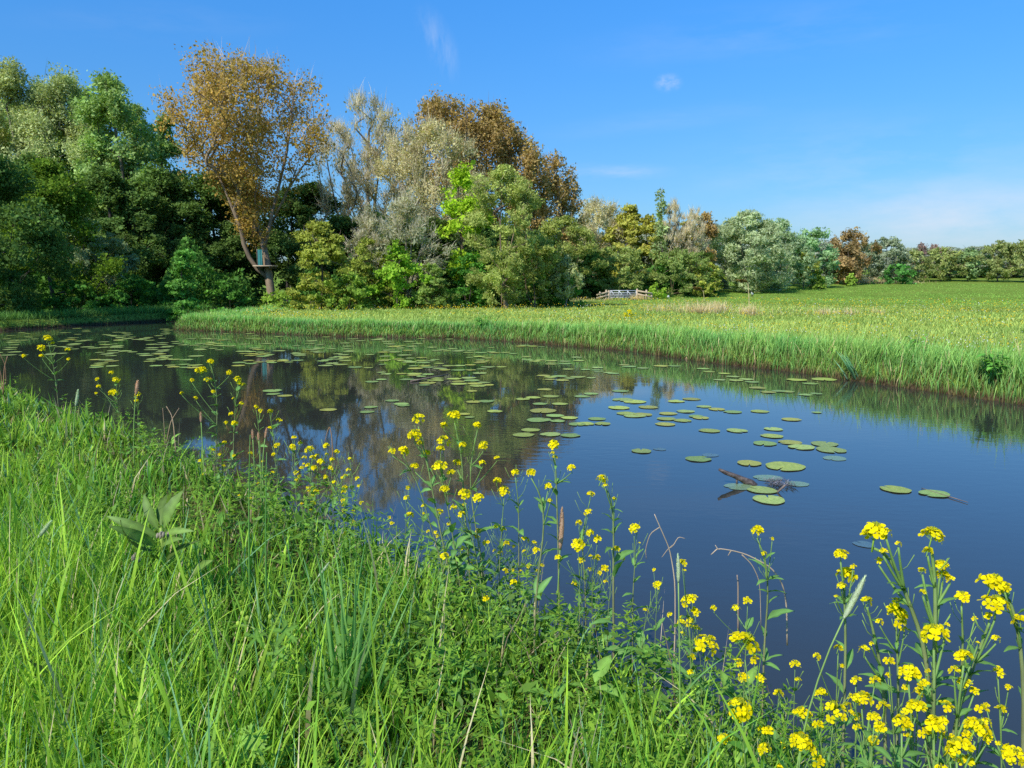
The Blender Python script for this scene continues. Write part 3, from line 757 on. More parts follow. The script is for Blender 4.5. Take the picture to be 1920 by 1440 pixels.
WOOD = 'trees of the wood on the left'
T = [
 # name, kind, px, Y, top, width, label, category, group, extra
 ('maple_tree', 'dark', -70, 27, 225, 330, 'dark green broadleaf tree leaning in from the left picture edge', 'tree', None, dict(cover=1.3)),
 ('maple_tree', 'bright', 95, 33, 292, 235, 'bright green maple low in front of the pale crowns at far left', 'tree', None, dict(colmul=(.5, .5, .6))),
 ('white_poplar', 'pale', 35, 45, 112, 235, 'pale silvery green poplar, leftmost of the tall crowns', 'poplar', None, {}),
 ('white_poplar', 'pale', 130, 46, 125, 200, 'pale grey green poplar between leftmost pale crown and green poplar', 'poplar', None, dict(colmul=(.9, .95, .9))),
 ('poplar_tree', 'green', 218, 44, 138, 195, 'fresh green tall poplar left of the russet poplar', 'poplar', None, dict(cover=1.15)),
 ('poplar_tree', 'green', 262, 47, 190, 110, 'narrower green poplar on the right shoulder of the tall green poplar', 'poplar', None, {}),
 ('poplar_tree', 'green', 318, 50, 205, 90, 'small dark green poplar seen through the gap left of the russet crown', 'poplar', None, dict(colmul=(.7, .75, .7))),
 ('white_poplar', 'pale', 85, 49, 142, 130, 'grey green poplar filling the gap behind the two pale crowns', 'poplar', None, dict(colmul=(.85, .95, .9))),
 ('poplar_tree', 'green', 165, 49, 160, 130, 'green poplar half hidden between the pale crowns and the tall green poplar', 'poplar', None, {}),
 ('poplar_tree', 'green', 30, 50, 190, 170, 'dark poplar behind the leftmost pale crown at the picture edge', 'poplar', None, dict(colmul=(.8, .85, .8), cover=1.2)),
 ('willow_tree', 'silver', 175, 35, 400, 120, 'grey green willow hanging over the shaded water below the green poplar', 'willow', None, dict(colmul=(.7, .75, .7))),
 ('young_tree', 'cone', 345, 31.5, 440, 92, 'young cone shaped green tree at the tip of the shaded left bank', 'young tree', None, {}),
 ('flowering_maple', 'olive', 600, 37, 408, 140, 'yellow green flowering maple right of the russet poplar trunk', 'maple', None, dict(cover=1.2)),
 ('flowering_maple', 'olive', 690, 37.5, 440, 110, 'smaller yellow green maple beside the flowering maple', 'maple', None, dict(colmul=(.85, .9, .9))),
 ('bare_tree', 'bare', 640, 46, 225, 110, 'leafless grey tree nearest the russet poplar', 'bare tree', None, {}),
 ('bare_tree', 'bare', 692, 47, 170, 110, 'tallest leafless grey tree with fine upright twigs', 'bare tree', None, {}),
 ('bare_tree', 'bare', 742, 46, 200, 110, 'pale leafless tree just right of the tallest bare tree', 'bare tree', None, dict(cover=2.5)),
 ('budding_tree', 'tan', 818, 44, 228, 170, 'broad tan twiggy tree with hazy budding crown before the rust poplars', 'tree', None, {}),
 ('scrub_tree', 'twiggy', 765, 38, 355, 130, 'low pale twiggy tree below the leafless grey trees', 'tree', None, {}),
 ('scrub_tree', 'twiggy', 690, 39, 378, 90, 'small yellowish twiggy tree above the flowering maples', 'tree', None, {}),
 ('poplar_tree', 'rust', 838, 53, 182, 175, 'rust brown poplar, highest and leftmost of the rust group', 'poplar', None, {}),
 ('poplar_tree', 'rust', 912, 54, 192, 155, 'rust brown poplar second from left in the rust group', 'poplar', None, {}),
 ('poplar_tree', 'rust', 965, 55, 238, 125, 'rust brown poplar on the slope of the rust group skyline', 'poplar', None, {}),
 ('poplar_tree', 'rust', 1022, 56, 288, 120, 'rust brown poplar right of the skyline step', 'poplar', None, {}),
 ('poplar_tree', 'rust', 1066, 57, 330, 55, 'small thin rust poplar at the right end of the rust group', 'poplar', None, dict(cover=.8)),
 ('lime_tree', 'lime', 868, 40.5, 298, 85, 'vivid lime green tree, brightest crown in the tree line', 'tree', None, {}),
 ('willow_tree', 'willow', 945, 37.5, 308, 150, 'light green willow with leaning bare stems in front of the rust poplars', 'willow', None, dict(cover=1.0)),
 ('willow_tree', 'willow', 1000, 39, 430, 110, 'low spreading willow right of the leaning willow stems', 'willow', None, dict(colmul=(.9, .9, .8))),
 ('willow_tree', 'willow', 1052, 42, 398, 115, 'rounded olive willow below the end of the rust group', 'willow', None, dict(colmul=(.85, .85, .8), cover=1.2)),
 ('sallow_bush', 'pale', 1062, 39.5, 478, 62, 'small yellowish sallow catching light in front of the rounded olive willow', 'bush', None, dict(cb=.2)),
 ('hedge_tree', 'bush', 1105, 62, 455, 95, 'dark green bushy tree left of the field gate', 'tree', None, dict(colmul=(.75, .7, .8))),
 ('budding_tree', 'tan', 1122, 70, 374, 110, 'hazy tan crowned tree behind the field gate', 'tree', None, dict(cover=1.5)),
 ('flowering_maple', 'olive', 1180, 68, 376, 95, 'olive yellow tree above the field gate', 'maple', None, dict(cover=1.4, colmul=(1.3, 1.15, 1.3))),
 ('flowering_maple', 'olive', 1216, 68, 400, 90, 'yellow green tree right of the gate, left of the thin poplar', 'maple', None, dict(cover=1.4, colmul=(1.3, 1.15, 1.2))),
 ('flowering_maple', 'olive', 1285, 68, 412, 95, 'yellow green tree right of the thin poplar', 'maple', None, dict(colmul=(1.25, 1.05, 1.2), cover=1.3)),
 ('thin_poplar', 'column', 1238, 66, 354, 26, 'very thin upright poplar rising above the yellow green trees', 'poplar', None, {}),
 ('dead_tree', 'bare', 1262, 66, 372, 46, 'thin leafless tree just right of the thin upright poplar', 'bare tree', None, dict(cover=.3)),
 ('dead_tree', 'bare', 1300, 66, 388, 52, 'forked dead tree left of the silver willow', 'bare tree', None, dict(cover=1.0)),
 ('poplar_tree', 'rust', 1322, 70, 398, 50, 'small rust tree leaning beside the silver willow', 'poplar', None, {}),
 ('willow_tree', 'willow', 1162, 63, 458, 130, 'green willow bush standing right behind the field gate', 'willow', None, dict(colmul=(.8, .85, .85), cover=1.3)),
 ('willow_tree', 'willow', 1258, 64, 462, 150, 'spreading green willow with dark stems right of the gate', 'willow', None, dict(colmul=(.7, .8, .8), cover=1.3)),
 ('hedge_bush', 'bush', 1232, 60, 528, 36, 'small bright green bush at the right end of the gate fence', 'bush', None, dict(colmul=(1.3, 1.3, 1))),
 ('sallow_bush', 'olive', 1326, 63, 488, 62, 'yellowish bush at the left foot of the silver willow', 'bush', None, {}),
 ('white_willow', 'silver', 1400, 72, 393, 160, 'large round silver green willow, biggest crown beyond the gate', 'willow', None, dict(cover=1.5, nclump=110)),
 ('white_willow', 'silver', 1465, 78, 410, 95, 'second silver green willow tucked behind the large round one', 'willow', None, dict(colmul=(.85, .95, .9))),
 ('poplar_tree', 'bluegreen', 1522, 84, 423, 92, 'blue green rounded tree left of the rust brown tree on the meadow edge', 'tree', None, {}),
 ('field_tree', 'olive', 1507, 80, 470, 56, 'small olive tree on thin trunks at the far meadow edge', 'tree', None, dict(cb=.3)),
 ('field_bush', 'bush', 1533, 80, 500, 26, 'small upright green bush beside the olive tree at the meadow edge', 'bush', None, {}),
 ('poplar_tree', 'rust', 1593, 92, 430, 84, 'lone rust brown tree among green ones on the far meadow edge', 'poplar', None, dict(cover=1.7, nclump=90, cb=.04)),
 ('field_bush', 'bush', 1594, 88, 510, 24, 'small round bright green bush under the lone rust brown tree', 'bush', None, dict(colmul=(1.2, 1.2, 1))),
 ('white_willow', 'silver', 1662, 98, 444, 88, 'grey green tree just right of the lone rust brown tree', 'willow', None, dict(colmul=(.85, .85, .8))),
 ('rust_tree', 'rust', 1735, 112, 458, 80, 'dull mauve brown crown rising behind the right hand hedge trees', 'tree', None, dict(colmul=(.8, .75, 1.2), cover=1.2)),
 ('hedge_tree', 'willow', 1712, 100, 468, 70, 'green hedge tree below the mauve brown crown', 'tree', None, dict(cover=1.5)),
 ('hedge_tree', 'willow', 1765, 102, 462, 80, 'light green hedge tree right of the mauve brown crown', 'tree', None, dict(cover=1.5, colmul=(1, 1, .9))),
 ('hedge_tree', 'green', 1815, 102, 465, 75, 'mid green hedge tree second from the right picture edge', 'tree', None, dict(cover=1.3)),
 ('hedge_tree', 'willow', 1872, 100, 450, 75, 'olive green hedge tree with spiky top near the right edge', 'tree', None, dict(cover=1.4)),
 ('hedge_tree', 'willow', 1930, 98, 446, 80, 'light green hedge tree cut by the right picture edge', 'tree', None, dict(cover=1.3)),
 ('scrub_bush', 'shade', 1680, 94, 492, 60, 'dark scrub bush at the foot of the grey green tree', 'bush', None, dict(colmul=(1.6, 1.6, 1.6))),
 # undergrowth at the edge of the wood
 ('elder_bush', 'bush', 520, 36.5, 540, 80, 'bright green elder bush below the russet poplar trunk', 'bush', None, dict(colmul=(1.15, 1.15, 1))),
 ('elder_bush', 'olive', 580, 36, 518, 90, 'yellow green bush at the foot of the flowering maple', 'bush', None, dict(cb=0)),
 ('elder_bush', 'bush', 655, 36, 500, 100, 'mid green bush between the yellow green bush and the vivid bush', 'bush', None, {}),
 ('elder_bush', 'bright', 742, 36.5, 448, 95, 'vivid green tall bush reaching to the meadow left of the leaning willow', 'bush', None, dict(cb=0)),
 ('elder_bush', 'bush', 810, 37, 490, 90, 'dull green bush just left of the leaning willow stems', 'bush', None, dict(colmul=(.85, .8, 1.2))),
 ('elder_bush', 'shade', 880, 38.5, 470, 90, 'dark green bush in shade behind the leaning willow stems', 'bush', None, dict(colmul=(1.3, 1.3, 1.2))),
 ('elder_bush', 'shade', 1035, 41, 500, 110, 'dark bush below the rounded olive willow', 'bush', None, dict(colmul=(1.4, 1.4, 1.3))),
 ('shore_bush', 'shade', 20, 31, 500, 150, 'dark bush at the shaded shore by the left picture edge', 'bush', None, {}),
 ('shore_bush', 'shade', 135, 32, 520, 120, 'dark bush on the shaded shore below the bright maple', 'bush', None, {}),
 ('shore_bush', 'shade', 245, 34, 510, 120, 'dark bush on the shaded shore left of the young cone shaped tree', 'bush', None, {}),
 ('shore_bush', 'shade', 425, 37, 520, 100, 'dull green bush between the young tree and the russet poplar', 'bush', None, dict(colmul=(1.5, 1.4, 1.3))),
]
for name, kind, px, Y, top, wid, label, cat, grp, kw in T:
    tree(name, kind, px, Y, top, wid, label, cat, grp, **kw)
# the depth of the wood: dark trees behind the front row
BACK = [(-60, 36, 250), (0, 38, 300), (60, 40, 280), (130, 40, 330), (200, 40, 300), (255, 41, 330), (300, 43, 300), (350, 44, 330), (400, 45, 310), (425, 49, 330), (455, 46, 300), (540, 46, 350), (590, 47, 330), (640, 43, 400), (700, 43, 390), (760, 42, 400), (815, 42, 400), (890, 45, 400), (950, 46, 420), (1010, 47, 430), (1060, 62, 440)]
for i, (px, Y, top) in enumerate(BACK):
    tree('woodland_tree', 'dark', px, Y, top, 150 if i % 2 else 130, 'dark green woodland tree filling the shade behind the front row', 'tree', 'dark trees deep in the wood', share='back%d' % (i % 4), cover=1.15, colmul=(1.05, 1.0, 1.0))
for i, (px, Y, top) in enumerate([(1085, 74, 430), (1130, 75, 402), (1180, 76, 412), (1235, 76, 418), (1290, 77, 425), (1335, 82, 418), (1440, 88, 425), (1490, 94, 440), (1550, 100, 448), (1625, 108, 455), (1690, 112, 460), (1740, 114, 462), (1790, 114, 462), (1840, 114, 460), (1890, 114, 456), (1940, 114, 452)]):
    tree('woodland_tree', 'silver', px, Y, top, 120, 'dull green tree filling the gap behind the meadow edge trees', 'tree', 'dull trees behind the meadow edge', share='edge%d' % (i % 4), cover=1.35, colmul=(.9, .85, 1.15))

def undergrowth():
    rng = np.random.default_rng(31); mb = MB(); n = 42000
    px = rng.uniform(-160, 1345, n); Y = np.interp(px, [-160, 200, 340, 500, 900, 1065, 1066, 1345], [33, 34, 36, 40, 41, 43, 61, 66]) + rng.uniform(0, 3.5, n)
    x = (px - 960) / F * Y * CP / CP; hmax = 1.7 + 1.1 * np.sin(px * .021) + .7 * np.sin(px * .057)
    z = terrain(np.column_stack([x, Y])) + rng.random(n) ** 1.4 * np.maximum(.5, hmax)
    col = mixcol(rng, n, (.022, .06, .013), (.06, .12, .022), .25)
    leaves(mb, np.column_stack([x, Y, z]), Y * .005 * np.exp(rng.normal(0, .25, n)), .75, rng, col, .4)
    tag(mb.build('undergrowth', M_LEAF), 'dark leafy undergrowth along the foot of the wood', 'undergrowth', None, 'stuff')
undergrowth()

# ------------------------------------------------------------------ gate, fences, log, birds
def gate_group():
    Y = 58.0; k = Y / F
    def X(px): return at(px, 555, Y)[0]
    def Z(py): return at(1170, py - 2.2, Y)[2]
    g = empty('field_gate', (X(1168), Y, gz(X(1168), Y)), 'grey metal field gate with diagonal braces between wooden fences', 'gate'); ox, oz = X(1168), gz(X(1168), Y)
    x0, x1 = X(1144) - ox, X(1192.5) - ox
    for py in (547.2, 551.5, 555.5, 559.5):
        m = MB(); m.tube([(x0, 0, Z(py) - oz), (x1, 0, Z(py) - oz)], .036, 6); m.build('rail', M_METAL, g)
    for x in (x0, x1):
        m = MB(); m.tube([(x, 0, Z(561) - oz), (x, 0, Z(546.5) - oz)], .03, 6); m.build('end_upright', M_METAL, g)
    for a, b in ((1146, 1154), (1160, 1171), (1176, 1187)):
        m = MB(); m.tube([(X(a) - ox, -.04, Z(547.5) - oz), (X(b) - ox, -.04, Z(560) - oz)], .032, 6); m.build('brace', M_METAL, g)
    for a in (1160, 1176):
        m = MB(); m.tube([(X(a) - ox, -.05, Z(547.5) - oz), (X(a) - ox, -.05, Z(560.5) - oz)], .022, 6); m.build('upright', M_METAL, g)
    def fence(label, posts, rails):
        cx = X(posts[0][0]); f = empty('wooden_fence', (cx, Y, gz(cx, Y)), label, 'fence'); bz = gz(cx, Y)
        for px, py in posts:
            m = MB(); zt = Z(py) - bz; x = X(px) - cx
            m.box((x, .02, zt / 2 - .15), (.12, .12, zt + .3)); m.box((x, .02, zt + .015), (.09, .09, .03)); m.build('post', M_WOOD, f)
        for (pa, ya), (pb, yb) in rails:
            m = MB(); a = np.array([X(pa) - cx, -.065, Z(ya) - bz]); b = np.array([X(pb) - cx, -.065, Z(yb) - bz])
            c = (a + b) / 2; dv = b - a; an = math.atan2(dv[2], dv[0])
            R_ = [[math.cos(an), 0, -math.sin(an)], [0, 1, 0], [math.sin(an), 0, math.cos(an)]]
            m.box(c, (np.linalg.norm(dv), .045, .125), R_); m.build('rail', M_WOOD, f)
    fence('short wooden fence sloping down on the left of the metal gate', [(1125, 549.5), (1136.5, 546), (1141.3, 547)], [((1118.5, 555.5), (1140, 549.5)), ((1118.5, 561), (1140, 556))])
    fence('wooden rail fence sloping down on the right of the metal gate', [(1194.3, 544), (1211.8, 546), (1221.5, 552)], [((1195, 547.5), (1222, 552.5)), ((1195, 553.5), (1222, 559.5))])
gate_group()

def goose(px, py, label, s=1.0, rot=0.0):
    g = gz_hit(px, py); me = bpy.data.meshes.new('goose')
    v = [(-.22, 0, .30), (-.10, 0, .33), (.06, 0, .36), (.17, 0, .44), (.20, 0, .56), (.20, 0, .66), (.27, 0, .67), (-.32, 0, .34), (0, .06, .15), (0, .06, .01), (0, -.06, .15), (0, -.06, .01)]
    e = [(0, 1), (1, 2), (2, 3), (3, 4), (4, 5), (5, 6), (0, 7), (1, 8), (8, 9), (1, 10), (10, 11)]
    r = [.09, .13, .12, .07, .04, .045, .018, .03, .022, .018, .022, .018]
    me.from_pydata(v, e, []); o = new_obj('goose', me); o.modifiers.new('Skin', 'SKIN')
    for i, d in enumerate(me.skin_vertices[0].data): d.radius = (r[i], r[i]); d.use_root = (i == 1)
    o.modifiers.new('Sub', 'SUBSURF').levels = 1
    m, nt, out = mat_new('goose_plumage'); N = nt.nodes.new; L = nt.links.new
    tc = N('ShaderNodeTexCoord'); sx = N('ShaderNodeSeparateXYZ'); L(tc.outputs['Object'], sx.inputs[0])
    cr = N('ShaderNodeValToRGB'); el = cr.color_ramp.elements
    el[0].position = 0; el[0].color = (.08, .06, .05, 1); el[1].position = 1; el[1].color = (.03, .025, .02, 1)
    for p_, c_ in ((.22, (.1, .07, .05, 1)), (.28, (.75, .72, .65, 1)), (.5, (.7, .68, .6, 1)), (.56, (.05, .04, .035, 1))):
        x = el.new(p_); x.color = c_
    L(sx.outputs['Z'], cr.inputs[0]); b = N('ShaderNodeBsdfPrincipled'); b.inputs['Roughness'].default_value = .8
    L(cr.outputs[0], b.inputs['Base Color']); L(b.outputs[0], out.inputs[0]); me.materials.append(m)
    o.location = g; o.scale = (s,) * 3; o.rotation_euler[2] = rot
    tag(o, label, 'goose')
goose(1410, 557, 'dark goose with white breast standing in the meadow beside the tall reed plume', .75, -2.2)
goose(1462, 547, 'pale goose resting farther right below the silver willows', .45, .6)

def misc_far():
    # white stone by the gate
    g = gz_hit(1252, 560); rng = np.random.default_rng(2)
    m = MB(); nu, nv = 10, 6; V = []
    for i in range(nv + 1):
        for j in range(nu):
            a, b = PI * i / nv, 2 * PI * j / nu; r = 1 + .12 * math.sin(3 * b + i)
            V.append([.13 * r * math.sin(a) * math.cos(b), .11 * r * math.sin(a) * math.sin(b), .1 + .1 * math.cos(a)])
    q = [[i * nu + j, (i + 1) * nu + j, (i + 1) * nu + (j + 1) % nu, i * nu + (j + 1) % nu] for i in range(nv) for j in range(nu)]
    m.add(V, q); o = m.build('stone', M_STONE, smooth=True); o.location = (g[0], g[1], g[2] + .06)
    tag(o, 'small white rounded stone on the grass right of the gate fence', 'stone')
    # log at the foot of the far bank
    a, b = onz(893, 630, .03), onz(943, 631, .05)
    m = MB(); t = np.linspace(0, 1, 8)[:, None]; P = a * (1 - t) + b * t; P = P - P[0]; P[:, 2] += .015 * np.sin(np.arange(8) * 1.9)
    m.tube(P, np.array([.05, .06, .055, .065, .055, .05, .045, .03]), 8)
    o = m.build('log', M_LOG, smooth=True); o.location = a
    tag(o, 'brown log lying at the water line of the far bank', 'log')
    # tall feathery reed plumes standing in the meadow
    for px, pt, pb, lab in ((1400, 521, 592, 'tall dry reed with drooping feathery plume standing alone in the meadow'), (1316, 535, 566, 'shorter dry reed with rusty plume left of the tall plumed reed')):
        g = gz_hit(px + 4, pb); top = at(px + 2, pt + 10, g[1]); e = empty('plumed_reed', g, lab, 'reed'); dv = top - g
        m = MB(); t = np.linspace(0, 1, 8)[:, None]; P = dv * t + np.array([.03, 0, 0]) * np.sin(t * 3)
        c = np.array([.5, .42, .22]); m.tube(P, np.linspace(.024, .015, 8), 5, c); m.build('stem', M_STRAW, e)
        m = MB(); n = 170; t = rng.random(n); s = (12 / F * g[1])
        arc = np.column_stack([-s * 1.0 * t * t, np.zeros(n), s * (.9 * t - .9 * t * t)]) + P[-1]
        blades(m, arc, np.full(n, s * .8), np.full(n, .03), rng.normal(3.0, .5, n), rng.uniform(.5, 1.1, n), rng.uniform(1.2, 2.2, n), np.tile([.30, .17, .08], (n, 1)), np.tile([.5, .34, .18], (n, 1)), 2, rng)
        m.build('plume', M_STRAW, e)
misc_far()

def bank_leafy():
    """broad leaved plants on the far bank"""
    rng = np.random.default_rng(8)
    for px, py, hh, nn, wpx, lab in ((1885, 738, .42, 80, 34, 'dark broad leaved plant hanging over the far bank at the right edge'),
                                (905, 629, .40, 70, 40, 'patch of bright leafy herb above the log on the far bank'),
                                (1720, 700, .45, 70, 30, 'nettle clump in the far bank grass left of the dark broad leaved plant')):
        g = onz(px, py, .1); g[1] += .25; g[2] = gz(g[0], g[1]); e = empty('bank_herb', g, lab, 'plant')
        ms = MB(); ml = MB(); W = wpx / F * g[1]
        for k in range(8):
            x, y = rng.normal(0, W * .4), rng.normal(0, .12); h = hh * rng.uniform(.7, 1)
            P = np.column_stack([np.linspace(x * .5, x, 4), np.linspace(y * .5, y - .06, 4), np.linspace(0, h, 4)]); ms.tube(P, .006, 4, (.1, .16, .04))
            for j in range(nn // 8):
                t = rng.uniform(.15, 1); b = P[0] * (1 - t) + P[-1] * t; a = rng.uniform(0, 6.28); l = rng.uniform(.08, .16)
                leaf_shape(ml, b, b + np.array([math.cos(a) * l, math.sin(a) * l - .02, rng.uniform(-.5, .35) * l]), l * .5, (0, -.2, 1), mixcol(rng, 1, (.045, .13, .02), (.10, .24, .03))[0], n=3)
        ms.build('stem', M_HERB, e); ml.build('foliage', M_HERB, e)
    g = onz(1607, 714, 0); e = empty('iris_clump', (g[0], g[1] + .02, .02), 'blue green sword leaved clump leaning over the water at the far bank', 'iris')
    m = MB(); n = 26
    blades(m, np.column_stack([rng.normal(0, .06, n), rng.normal(0, .04, n), np.zeros(n)]), rng.uniform(.3, .5, n), np.full(n, .028), rng.normal(2.9, .5, n), rng.uniform(.15, .75, n), rng.uniform(0, .3, n), np.tile([.05, .13, .06], (n, 1)), np.tile([.13, .27, .13], (n, 1)), 3, rng)
    m.build('foliage', M_GRASS, e)
bank_leafy()

# ------------------------------------------------------------------ water lilies
def pad_material():
    m, nt, out = mat_new('lily_leaf'); N = nt.nodes.new; L = nt.links.new
    tc = N('ShaderNodeTexCoord'); oi = N('ShaderNodeObjectInfo'); a = N('ShaderNodeAttribute'); a.attribute_name = 'tint'
    nz = N('ShaderNodeTexNoise'); nz.inputs['Scale'].default_value = 5; nz.inputs['Detail'].default_value = 5; L(tc.outputs['Object'], nz.inputs['Vector'])
    cr = N('ShaderNodeValToRGB'); e = cr.color_ramp.elements
    e[0].position = .3; e[0].color = (.23, .32, .045, 1); e[1].position = .7; e[1].color = (.42, .49, .12, 1)
    L(nz.outputs[0], cr.inputs[0])
    mr = N('ShaderNodeMapRange'); mr.inputs[3].default_value = .72; mr.inputs[4].default_value = 1.2; L(oi.outputs['Random'], mr.inputs[0])
    mu = N('ShaderNodeVectorMath'); mu.operation = 'SCALE'; L(cr.outputs[0], mu.inputs[0]); L(mr.outputs[0], mu.inputs['Scale'])
    m2 = N('ShaderNodeVectorMath'); m2.operation = 'MULTIPLY'; L(mu.outputs[0], m2.inputs[0]); L(a.outputs['Color'], m2.inputs[1])
    sp = N('ShaderNodeTexNoise'); sp.inputs['Scale'].default_value = 2.3; sp.inputs['Detail'].default_value = 8; sp.inputs['Roughness'].default_value = .7
    of = N('ShaderNodeVectorMath'); of.operation = 'MULTIPLY_ADD'; of.inputs[1].default_value = (1, 1, 1); L(tc.outputs['Object'], of.inputs[0]); cmb = N('ShaderNodeCombineXYZ'); rm = N('ShaderNodeMath'); rm.operation = 'MULTIPLY'; rm.inputs[1].default_value = 40; L(oi.outputs['Random'], rm.inputs[0]); L(rm.outputs[0], cmb.inputs[2]); L(cmb.outputs[0], of.inputs[2]); L(of.outputs[0], sp.inputs['Vector'])
    sr = N('ShaderNodeMapRange'); sr.inputs[1].default_value = .60; sr.inputs[2].default_value = .68; sr.inputs[4].default_value = .75; L(sp.outputs[0], sr.inputs[0])
    m3 = N('ShaderNodeMix'); m3.data_type = 'RGBA'; L(sr.outputs[0], m3.inputs[0]); L(m2.outputs[0], m3.inputs[6]); m3.inputs[7].default_value = (.26, .20, .06, 1)
    p = N('ShaderNodeBsdfPrincipled'); p.inputs['Roughness'].default_value = .5; L(m3.outputs[2], p.inputs['Base Color'])
    bp = N('ShaderNodeBump'); bp.inputs['Strength'].default_value = .25; bp.inputs['Distance'].default_value = .01; L(nz.outputs[0], bp.inputs['Height']); L(bp.outputs[0], p.inputs['Normal'])
    L(p.outputs[0], out.inputs[0]); return m
M_PAD = pad_material()
M_SUNK = rough_mat('sunken_leaf', (.06, .10, .11), (.10, .15, .13), 6, .25, .1)
M_SUNKG = rough_mat('half_sunken_leaf', (.12, .20, .10), (.22, .30, .16), 6, .3, .2)

def pad_geo(rng, flat=1.0, tint=(1, 1, 1)):
    n = 26; dl = rng.uniform(.05, .16); th = np.linspace(dl, 2 * PI - dl, n)
    rim = 1 + .03 * np.sin(th * 3 + rng.uniform(0, 6)) + .02 * np.sin(th * 7 + rng.uniform(0, 6)) - .12 * np.exp(-((th - dl) / .25) ** 2) - .12 * np.exp(-((th - 2 * PI + dl) / .25) ** 2)
    V = [[.22, 0, .0]]; C = [np.array([1.1, 1.05, .9])]
    for k, f in enumerate((.35, .72, 1.0)):
        z = flat * ((0, .004, .012)[k] + (.0, .008, .022)[k] * np.sin(th * 4 + rng.uniform(0, 6)) * rng.uniform(.2, 1))
        for i in range(n):
            x, y = math.cos(th[i]) * rim[i] * f, math.sin(th[i]) * rim[i] * f * .9
            V.append([x + .22 * (1 - f), y, z[i]]); C.append(np.array([1, 1, 1]) * ((.95 + .1 * (i % 3 == 0)) if k < 2 else .88) )
    q = []; t = []
    for i in range(n - 1):
        t.append([0, 1 + i, 2 + i])
        for k in range(2):
            a = 1 + k * n + i; q.append([a, a + n, a + n + 1, a + 1])
    return np.array(V), q, t, np.array(C) * np.array(tint)

